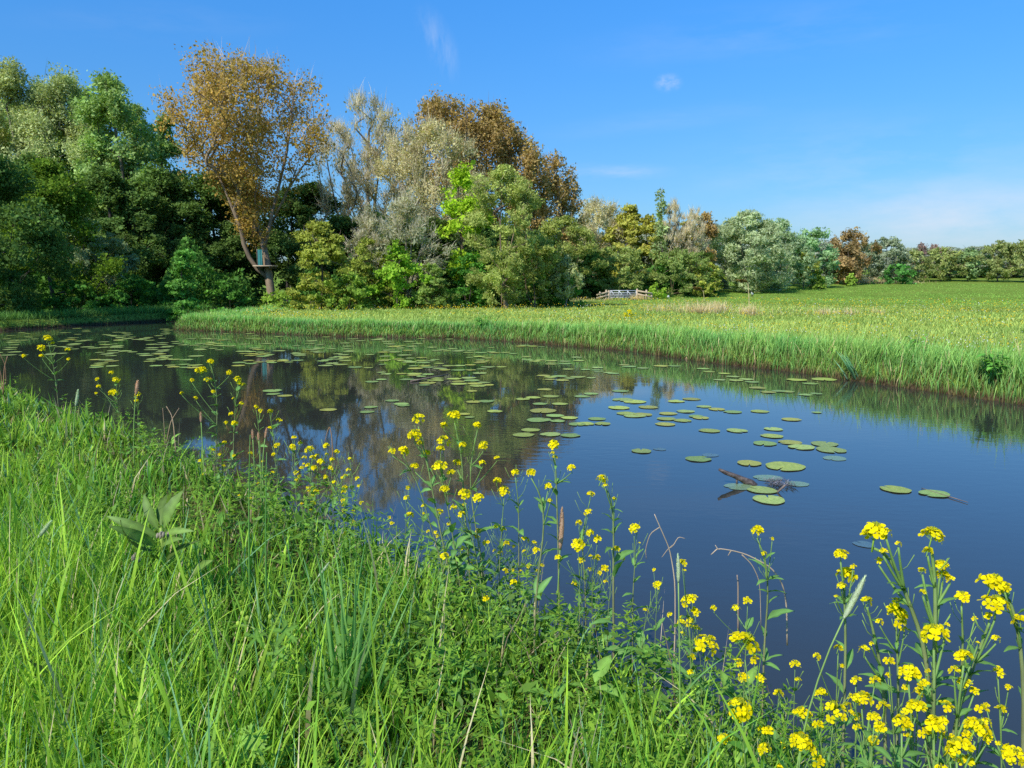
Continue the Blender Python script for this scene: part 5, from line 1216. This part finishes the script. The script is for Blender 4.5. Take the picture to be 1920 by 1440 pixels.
rape('small rape shoot at the bottom edge under the low right cluster', (1770, 1600), .9, [(1764, 1445, 30)], None, .9, 3)
_r = np.random.default_rng(41)
for px in list(_r.uniform(530, 680, 9)) + list(_r.uniform(740, 1010, 11)) + list(_r.uniform(1040, 1340, 9)) + list(_r.uniform(390, 510, 4)):
    Y_ = float(np.interp(px, [400, 500, 590, 650, 850, 1040, 1140, 1290, 1400], [4.1, 3.55, 3.2, 3.0, 2.4, 2.2, 2.0, 1.8, 1.62])) - .02
    base_ = float(np.interp(px, [400, 500, 650, 850, 1100, 1340], [860, 900, 1010, 1170, 1180, 1290])); top_ = float(np.interp(px, [400, 520, 650, 850, 1000, 1200, 1340], [770, 830, 890, 920, 960, 1060, 1150])) + _r.uniform(-15, 85)
    k_ = float(np.interp(px, [400, 650, 1000, 1340], [9, 10, 14, 18]))
    rape('small slender rape plant with tiny yellow heads among larger ones along the water edge', (px, base_), Y_, [(px + _r.normal(0, 12), top_, k_)] + [(px + _r.normal(0, 22), top_ + _r.uniform(10, 60), k_ * _r.uniform(.5, .9)) for _ in range(_r.integers(1, 4))], None, .75, 3, 'small rape plants along the water edge')
for px, top_, Y_, k_ in ((1572, 1215, 1.22, 18), (1605, 1275, 1.12, 22), (1640, 1345, 1.0, 26), (1668, 1240, 1.1, 20), (1722, 1300, 1.0, 24), (1775, 1325, .98, 26), (1842, 1330, .98, 24), (1872, 1260, 1.02, 22), (1460, 1300, 1.4, 20), (1540, 1300, 1.25, 24), (1440, 1370, 1.3, 24)):
    rape('short rape plant with few open flowers low in the crowded right hand cluster', (px + _r.normal(0, 12), 1560), Y_, [(px, top_, k_)] + [(px + _r.normal(0, 26), top_ + _r.uniform(14, 70), k_ * _r.uniform(.5, .95)) for _ in range(_r.integers(2, 5))], None, .75, 5, 'low rape plants in the right hand cluster')
g = gz_hit(1180, 602)
rape('small yellow flowering plant far across the pond in the meadow', (1180, 598), g[1], [(1180, 583, 8), (1175, 592, 9), (1185, 592, 9), (1181, 587, 7), (1172, 588, 6), (1192, 588, 5)], None, 1.6, 3)

# ------------------------------------------------------------------ other plants of the near bank
def foxtail(label, tip, hb, foot, Y, wpx, col):
    """grass with a furry spike: tip and lower end of the spike, then the foot of the stem"""
    rng = np.random.default_rng(int(tip[0])); bx = at(foot[0], foot[1], Y)[0]; o0 = np.array([bx, Y, gz(bx, Y) - .01])
    A, B = at(tip[0], tip[1], Y) - o0, at(hb[0], hb[1], Y) - o0; e = empty('foxtail_grass', o0, label, 'grass spike')
    ctrl = B - unit(A - B) * np.linalg.norm(B) * .45
    P = curve3(np.zeros(3), ctrl, B, 10); m = MB(); m.tube(P, np.linspace(.0022, .0014, 10) * (Y / 1.6) ** .5, 5, (.16, .24, .07)); stem = m.build('stem', M_GRASS, e)
    col = np.asarray(col, float); m = MB(); w = wpx / 2 / F * Y; t = np.linspace(0, 1, 9)[:, None]; S = B * (1 - t) + A * t; S[:, 0] += .02 * np.linalg.norm(A - B) * np.sin(t[:, 0] * 3)
    pr = np.array([.5, .85, 1, 1, 1, .95, .85, .65, .25]) * w
    m.tube(S, pr * .8, 8, col * .8)
    n = 420; ax = unit(A - B); f = rng.random(n); base = B * (1 - f[:, None]) + A * f[:, None]; rd = unit(np.cross(rng.normal(0, 1, (n, 3)), ax)); wr = np.interp(f, t[:, 0], pr)[:, None]
    p0 = base + rd * wr * .6; p1 = base + rd * wr * 1.25 + ax * w * 1.1; s = unit(np.cross(rd, ax)) * w * .10
    cc = mixcol(rng, n, col * .9, col * 1.25, .12); b3 = np.arange(n)[:, None] * 3
    m.add(np.stack([p0 - s, p0 + s, p1], 1).reshape(-1, 3), None, b3 + np.arange(3), np.repeat(cc, 3, axis=0)); m.build('seed_head', M_STRAW, e)
    for k in range(2):
        m = MB(); i = 2 + k * 2; a = rng.uniform(0, 6.28); l = rng.uniform(.08, .16); leaf_shape(m, P[i], P[i] + np.array([math.cos(a) * l * .6, math.sin(a) * l * .6, l * .7]), .007, (math.sin(a), 0, .4), (.09, .18, .05)); m.build('leaf', M_GRASS, stem)
PALE, TAN = (.48, .54, .36), (.52, .34, .23)
foxtail('large pale green foxtail leaning right among the tall yellow flowers', (1621, 1083), (1582, 1160), (1500, 1480), 1.2, 13, PALE)
foxtail('pale upright foxtail in front of the dry reed stalk', (1271, 1040), (1272, 1092), (1278, 1440), 1.5, 8, PALE)
foxtail('thick pinkish brown grass spike standing against the blue water', (1054, 954), (1050, 1030), (1040, 1200), 2.05, 11, TAN)
foxtail('brown grass spike on the left bank beside a small yellow plant', (258, 715), (255, 741), (250, 850), 4.4, 7, TAN)
foxtail('pale foxtail upright on the left bank', (146, 732), (142, 762), (138, 880), 4.2, 6, PALE)
foxtail('pale silky foxtail leaning right in the left foreground grass', (95, 978), (72, 1008), (60, 1150), 2.3, 9, PALE)
foxtail('thin pale foxtail bent right above the blue green sedge', (617, 1055), (596, 1082), (535, 1200), 1.9, 6, PALE)
foxtail('small tan spike at the left of the dry trio by the dense drift', (473, 807), (474, 824), (478, 900), 3.5, 5, TAN)
foxtail('small tan spike in the middle of the dry trio by the dense drift', (484, 812), (485, 826), (488, 900), 3.5, 5, TAN)
foxtail('small tan spike at the right of the dry trio by the dense drift', (500, 803), (497, 822), (496, 900), 3.5, 5, TAN)
foxtail('tan spike left of the tall branching rape plant', (376, 774), (377, 792), (382, 860), 4.0, 5, TAN)

def reed(label, Y, stems, col=(.40, .31, .22), r=.0022):
    o0 = at(stems[0][-1][0], stems[0][-1][1], Y); o0[2] = max(-.05, min(o0[2], gz(o0[0], Y))); e = empty('dry_reed_stalk', o0, label, 'dry stalk')
    for i, s in enumerate(stems):
        P = np.array([at(a, b, Y) - o0 for a, b in s]); k = np.linspace(0, len(P) - 1, len(P) * 3); P = np.column_stack([np.interp(k, np.arange(len(P)), P[:, j]) for j in range(3)])
        P[1:-1] = (P[:-2] + P[1:-1] * 2 + P[2:]) / 4
        m = MB(); m.tube(P, np.linspace(r * .5, r, len(P)) if i == 0 else np.linspace(r * .35, r * .7, len(P)), 5, np.array(col) * (1.1 - .15 * (i % 2))); m.build('stem' if i == 0 else 'side_twig', M_STRAW, e)
reed('dry reed stalk with drooping bent side shoots left of the arching stalk', 1.9, [[(1227, 964), (1241, 996), (1256, 1030), (1266, 1090), (1266, 1180), (1262, 1290)], [(1212, 1048), (1210, 1030), (1219, 1000), (1238, 988)], [(1285, 1010), (1272, 1006), (1262, 1024), (1254, 1028)], [(1241, 1045), (1252, 1030), (1262, 1022)]])
reed('dry stalk arching over the water to the right and drooping into it', 1.75, [[(1336, 1038), (1345, 1028), (1372, 1032), (1399, 1039), (1444, 1062), (1466, 1090), (1475, 1130), (1476, 1210)], [(1427, 1180), (1425, 1090), (1410, 1058), (1391, 1040)], [(1333, 1040), (1344, 1030)], [(1365, 1042), (1371, 1032)], [(1341, 1022), (1346, 1030)]])
reed('thin dry stalk bent over double beside the dense yellow drift', 3.25, [[(609, 830), (613, 812), (618, 798), (622, 815), (624, 850), (622, 930)]], (.30, .18, .10), .003)
reed('short dead stub rising from the water under the arching stalk', 1.85, [[(1382, 1078), (1384, 1095), (1384, 1190)]], (.26, .20, .16), .003)
reed('rusty dry stems at the left picture edge by the water', 6.8, [[(14, 668), (8, 690), (6, 740)], [(0, 664), (10, 684), (12, 720)], [(-6, 680), (2, 700), (4, 730)]], (.28, .17, .1), .006)
reed('pair of dry stalks leaning on the bank left of the tall branching rape', 4.4, [[(312, 762), (322, 778), (326, 800), (330, 850)], [(305, 765), (308, 800), (310, 840)], [(336, 765), (320, 790), (312, 830)]], (.40, .28, .18), .0035)

def comfrey():
    Y = 2.35; rng = np.random.default_rng(3); bx = at(306, 1120, Y)[0]; o0 = np.array([bx, Y, gz(bx, Y)]); e = empty('comfrey_plant', o0, 'large comfrey with broad grey green hairy leaves in the left foreground', 'comfrey')
    m = MB(); P = curve3(np.zeros(3), np.array([0, .02, .12]), at(302, 990, Y) - o0, 8); m.tube(P, np.linspace(.007, .005, 8), 7, (.20, .27, .05)); stem = m.build('stem', M_HERB, e, True)
    for (a, b), (c, d), w, dy, k in [((297, 1006), (198, 967), .045, -.02, 1.0), ((292, 1022), (202, 985), .05, -.10, .95), ((288, 1032), (226, 975), .045, -.14, .5), ((297, 992), (270, 924), .045, .05, .85), ((308, 990), (346, 918), .065, .05, .95), ((303, 985), (315, 925), .05, .1, .7),
                             ((308, 1002), (366, 996), .035, -.05, 1.1), ((304, 1030), (345, 1010), .045, -.12, 1.0), ((362, 1080), (402, 1050), .05, -.06, 1.0), ((310, 1060), (378, 1012), .03, -.10, .45), ((300, 1050), (250, 1055), .04, -.12, .8)]:
        m = MB(); B = at(a, b, Y) - o0; Tp = at(c, d, Y + dy) - o0; col = np.array([.085, .135, .025]) * k
        leaf_shape(m, B, Tp, w * .68, (-.25, -.75, .6), col, col * 1.15, 10, .22, .22, .05); m.build('leaf', M_HERB, stem, True)
    for a, b in ((304, 996), (254, 1044)):
        m = MB(); c = at(a, b, Y - .06) - o0
        for k in range(6):
            p = c + rng.normal(0, .006, 3); m.tube([p, p + np.array([0, -.004, -.006]), p + np.array([0, -.008, -.014])], np.array([.003, .005, .003]), 6, (.20, .17, .12))
        m.build('bud_cluster', M_HERB, e, True)
comfrey()

def palmate(m, c, r, nrm, lobes, col, rng):
    nrm = unit(nrm); a = unit(np.cross(nrm, (.2, 1, .1))); b = np.cross(nrm, a)
    for k in range(lobes):
        t = -2.6 + 5.2 * k / (lobes - 1); d = a * math.sin(t) + b * math.cos(t); l = r * (1 - .25 * abs(t) / 2.6)
        leaf_shape(m, c, c + d * l, r * .26, nrm, col, None, 5, .1, .05)
        for s in (-1, 1):
            q = c + d * l * .55; dd = d * math.cos(.6) + np.cross(nrm, d) * math.sin(.6) * s; leaf_shape(m, q, q + dd * l * .4, r * .12, nrm, col, None, 3, .1, 0)

def buttercup():
    Y = 1.72; rng = np.random.default_rng(6); bx = at(527, 1400, Y)[0]; o0 = np.array([bx, Y, gz(bx, Y)]); e = empty('buttercup_plant', o0, 'budding buttercup with cut leaves and green buds in the left foreground', 'wild plant')
    m = MB(); P = np.array([at(a, b, Y) - o0 for a, b in ((527, 1400), (520, 1290), (510, 1210), (498, 1190), (470, 1175))]); P[0] = 0; m.tube(P, np.array([.004, .004, .0035, .003, .0015]), 6, (.15, .22, .05))
    for pts in (((510, 1210), (510, 1170), (508, 1160)), ((470, 1175), (458, 1160), (455, 1154)), ((470, 1175), (455, 1172), (448, 1172)), ((515, 1260), (500, 1245), (492, 1238))):
        m.tube(np.array([at(a, b, Y) - o0 for a, b in pts]), .0015, 5, (.16, .25, .05))
    m.build('stem', M_HERB, e, True)
    for a, b in ((455, 1151), (447, 1170), (507, 1157), (491, 1236), (464, 1160)):
        m = MB(); c = at(a, b, Y) - o0; m.tube([c - np.array([0, 0, .006]), c, c + np.array([0, 0, .005]), c + np.array([0, 0, .008])], np.array([.002, .0055, .005, .001]), 8, (.25, .33, .04)); m.build('bud', M_HERB, e, True)
    for a, b, r in ((535, 1185, .045), (480, 1195, .035), (500, 1290, .04), (520, 1225, .035)):
        m = MB(); palmate(m, at(a, b, Y - .03) - o0, r, (rng.normal(0, .2), -.6, .8), 5, np.array([.075, .15, .018]), rng); m.build('leaf', M_HERB, e, True)
    Y = 1.38; bx = at(470, 1480, Y)[0]; o0 = np.array([bx, Y, gz(bx, Y)]); e = empty('cranesbill_plant', o0, 'single bright star shaped cut leaf low in the foreground grass', 'wild plant')
    m = MB(); c = at(472, 1385, Y) - o0; m.tube([np.zeros(3), c * .5 + np.array([.01, 0, 0]), c], .002, 5, (.13, .22, .05)); m.build('stalk', M_HERB, e, True)
    m = MB(); palmate(m, c, .042, (.05, -.65, .75), 9, np.array([.11, .20, .022]), rng); m.build('leaf', M_HERB, e, True)
buttercup()

def sedge():
    rng = np.random.default_rng(12); Y = 1.75
    bx = at(655, 1420, Y)[0]; o0 = np.array([bx, Y, gz(bx, Y)]); e = empty('sedge_clump', o0, 'tall blue green sedge clump fanning out in the middle foreground', 'sedge')
    tips = [(545, 1005), (565, 1090), (592, 1030), (600, 1020), (612, 1060), (640, 1010), (622, 990), (668, 1030), (700, 1030), (715, 1060), (735, 1080), (752, 1060), (775, 1110), (688, 1000), (660, 1080), (640, 1120), (610, 1130), (705, 1120), (760, 1180), (800, 1190), (820, 1260), (590, 1170), (680, 1150), (720, 1160), (780, 1240), (640, 1060), (760, 1030), (615, 1105), (655, 1180), (735, 1210), (560, 1210), (690, 1070)]
    for i, (a, b) in enumerate(tips):
        m = MB(); s = np.array([rng.normal(0, .035) + (a - 665) / F * Y * .15, rng.normal(0, .03), 0]); t = at(a, b, Y + rng.uniform(-.06, .06)) - o0; n = 9
        C_ = np.array([s[0] * .5 + t[0] * .38, s[1] + .2 * t[1], t[2] * .62]); P = curve3(s, C_, t, n); w = rng.uniform(.0035, .0065) * (1 - np.linspace(0, 1, n) ** 2) + .0003
        sd = unit(np.array([math.cos(rng.normal(0, .6)), math.sin(rng.normal(0, .6)), 0]))
        V = np.stack([P - sd * w[:, None], P + np.array([0, -.0012, 0]), P + sd * w[:, None]], 1).reshape(-1, 3); q = []
        for k in range(n - 1): q += [[k * 3, k * 3 + 1, k * 3 + 4, k * 3 + 3], [k * 3 + 1, k * 3 + 2, k * 3 + 5, k * 3 + 4]]
        tt = np.repeat(np.linspace(0, 1, n), 3)[:, None]; c = (np.array([.06, .14, .022]) * (1 - tt) + np.array([.125, .23, .065]) * tt) * rng.uniform(.75, 1.2)
        m.add(V, q, None, c); m.build('blade', M_GRASS, e, True)
    for a, b, f, lab in ((469, 815, 1215, 'tall single green reed blade left of its twin on the left bank'), (500, 848, 1220, 'tall single green reed blade right of its twin on the left bank')):
        Y = 2.25; bx = at(a + 2, f, Y)[0]; o0 = np.array([bx, Y, gz(bx, Y)]); m = MB(); t = at(a, b, Y) - o0; P = curve3(np.zeros(3), np.array([t[0] * .2, 0, t[2] * .6]), t, 10); m.tube(P, np.linspace(.0045, .0008, 10), 6, np.linspace([.06, .14, .025], [.10, .21, .05], 10))
        o = m.build('reed_blade', M_GRASS, smooth=True); o.location = o0; tag(o, lab, 'reed')
sedge()

# ------------------------------------------------------------------ light, sky, camera
EL, AZ = math.radians(43), math.radians(142)       # sun: left of the view and a little behind it
S = Vector((-math.sin(AZ) * math.cos(EL), math.cos(AZ) * math.cos(EL), math.sin(EL)))
ld = bpy.data.lights.new('sun', 'SUN'); ld.energy = 5.0; ld.angle = math.radians(.53); ld.color = (1, .955, .87)
lo = bpy.data.objects.new('sun', ld); COL.objects.link(lo); lo.rotation_euler = (-S).to_track_quat('-Z', 'Y').to_euler(); lo.location = S * 60

W = bpy.data.worlds.new('World'); SC.world = W; W.use_nodes = True; nt = W.node_tree; nt.nodes.clear(); N = nt.nodes.new; L = nt.links.new
sky = N('ShaderNodeTexSky'); sky.sky_type = 'NISHITA'; sky.sun_disc = False; sky.sun_elevation = EL; sky.sun_rotation = math.atan2(S.x, S.y) % (2 * PI)
sky.altitude = 0; sky.air_density = 1.0; sky.dust_density = .6; sky.ozone_density = 1.6
hs = N('ShaderNodeHueSaturation'); hs.inputs['Saturation'].default_value = 1.12; hs.inputs['Value'].default_value = 1.0; L(sky.outputs[0], hs.inputs['Color'])
tc = N('ShaderNodeTexCoord')
def cloud(px, py, rx, ry, scale, amount, stretch=(1, 1, 1), lo_=.5, hi_=.75, rot=0):
    """a wisp of cloud in one direction of the sky"""
    d = unit(ray(px, py)); right = np.array([1, 0, 0]) - d * d[0]; right = unit(right); up = np.cross(right, d)
    c, s = math.cos(rot), math.sin(rot); r2, u2 = right * c + up * s, up * c - right * s
    def dot(v):
        n = N('ShaderNodeVectorMath'); n.operation = 'DOT_PRODUCT'; n.inputs[1].default_value = tuple(v); L(tc.outputs['Generated'], n.inputs[0]); return n.outputs['Value']
    def mth(op, a, b):
        n = N('ShaderNodeMath'); n.operation = op
        for i, v in enumerate((a, b)):
            if isinstance(v, (int, float)): n.inputs[i].default_value = v
            else: L(v, n.inputs[i])
        return n.outputs[0]
    a = mth('POWER', mth('ABSOLUTE', mth('DIVIDE', dot(r2), rx / F), 0), 2); b = mth('POWER', mth('ABSOLUTE', mth('DIVIDE', dot(u2), ry / F), 0), 2)
    g = mth('SUBTRACT', 1.0, mth('ADD', a, b)); g = mth('MAXIMUM', g, 0.0); g = mth('MULTIPLY', g, g); g = mth('MULTIPLY', g, mth('GREATER_THAN', dot(d), 0.0))
    mp = N('ShaderNodeMapping'); mp.inputs['Scale'].default_value = stretch; L(tc.outputs['Generated'], mp.inputs[0])
    nz = N('ShaderNodeTexNoise'); nz.inputs['Scale'].default_value = scale; nz.inputs['Detail'].default_value = 7; nz.inputs['Roughness'].default_value = .62; L(mp.outputs[0], nz.inputs['Vector'])
    mr = N('ShaderNodeMapRange'); mr.inputs[1].default_value = lo_; mr.inputs[2].default_value = hi_; L(nz.outputs[0], mr.inputs[0])
    return mth('MULTIPLY', mth('MULTIPLY', g, mr.outputs[0]), amount)
gm = N('ShaderNodeSeparateXYZ'); L(tc.outputs['Generated'], gm.inputs[0])
gr = N('ShaderNodeValToRGB'); L(gm.outputs['Z'], gr.inputs[0]); ge = gr.color_ramp.elements
ge[0].position = 0; ge[0].color = (.60 / 2.4, .76 / 2.4, 1.02 / 2.4, 1); ge[1].position = .36; ge[1].color = (.58 / 2.4, 1.5 / 2.4, 2.25 / 2.4, 1)
x = ge.new(.10); x.color = (.60 / 2.4, .98 / 2.4, 1.36 / 2.4, 1)
gx = N('ShaderNodeVectorMath'); gx.operation = 'MULTIPLY'; L(hs.outputs[0], gx.inputs[0]); L(gr.outputs[0], gx.inputs[1])
gs = N('ShaderNodeVectorMath'); gs.operation = 'SCALE'; gs.inputs['Scale'].default_value = 2.4; L(gx.outputs[0], gs.inputs[0])
cur = gs.outputs[0]
for args in ((1252, 155, 30, 20, 75, .42, (1, 1, 1.6), .36, .7), (822, 80, 34, 80, 34, .30, (2.2, 1, .6), .38, .8, .45), (1150, 322, 130, 22, 12, .38, (1, 1, 5), .35, .75), (1650, 330, 420, 130, 6, .30, (1, 1, 4), .4, .8), (1860, 420, 420, 95, 7, .85, (1, 1, 3), .25, .75), (1450, 60, 420, 60, 8, .12, (1, 1, 5), .4, .8, .1), (1250, 225, 330, 30, 8, .10, (1, 1, 5), .35, .8, .12), (300, 40, 260, 40, 8, .08, (1, 1, 4), .4, .8)):
    f = cloud(*args); mx = N('ShaderNodeMix'); mx.data_type = 'RGBA'; L(f, mx.inputs[0]); L(cur, mx.inputs[6]); mx.inputs[7].default_value = (7.6, 8.2, 9.4, 1); cur = mx.outputs[2]
bg = N('ShaderNodeBackground'); bg.inputs['Strength'].default_value = .10; L(cur, bg.inputs[0]); wo = N('ShaderNodeOutputWorld'); L(bg.outputs[0], wo.inputs[0])

cd = bpy.data.cameras.new('camera'); cd.sensor_width = 36; cd.sensor_fit = 'HORIZONTAL'; cd.lens = F / 1920 * 36; cd.clip_end = 6000; cd.clip_start = .05
co = bpy.data.objects.new('camera', cd); COL.objects.link(co); co.location = (0, 0, HC); co.rotation_euler = (PI / 2 - PITCH, 0, 0); SC.camera = co

SC.render.engine = 'CYCLES'
SC.view_settings.view_transform = 'Standard'; SC.view_settings.look = 'None'; SC.view_settings.exposure = 0; SC.view_settings.gamma = 1
cy = SC.cycles; cy.max_bounces = 6; cy.diffuse_bounces = 3; cy.glossy_bounces = 3; cy.transmission_bounces = 3; cy.transparent_max_bounces = 4
cy.sample_clamp_indirect = 6; cy.use_denoising = False; cy.caustics_reflective = False; cy.caustics_refractive = False
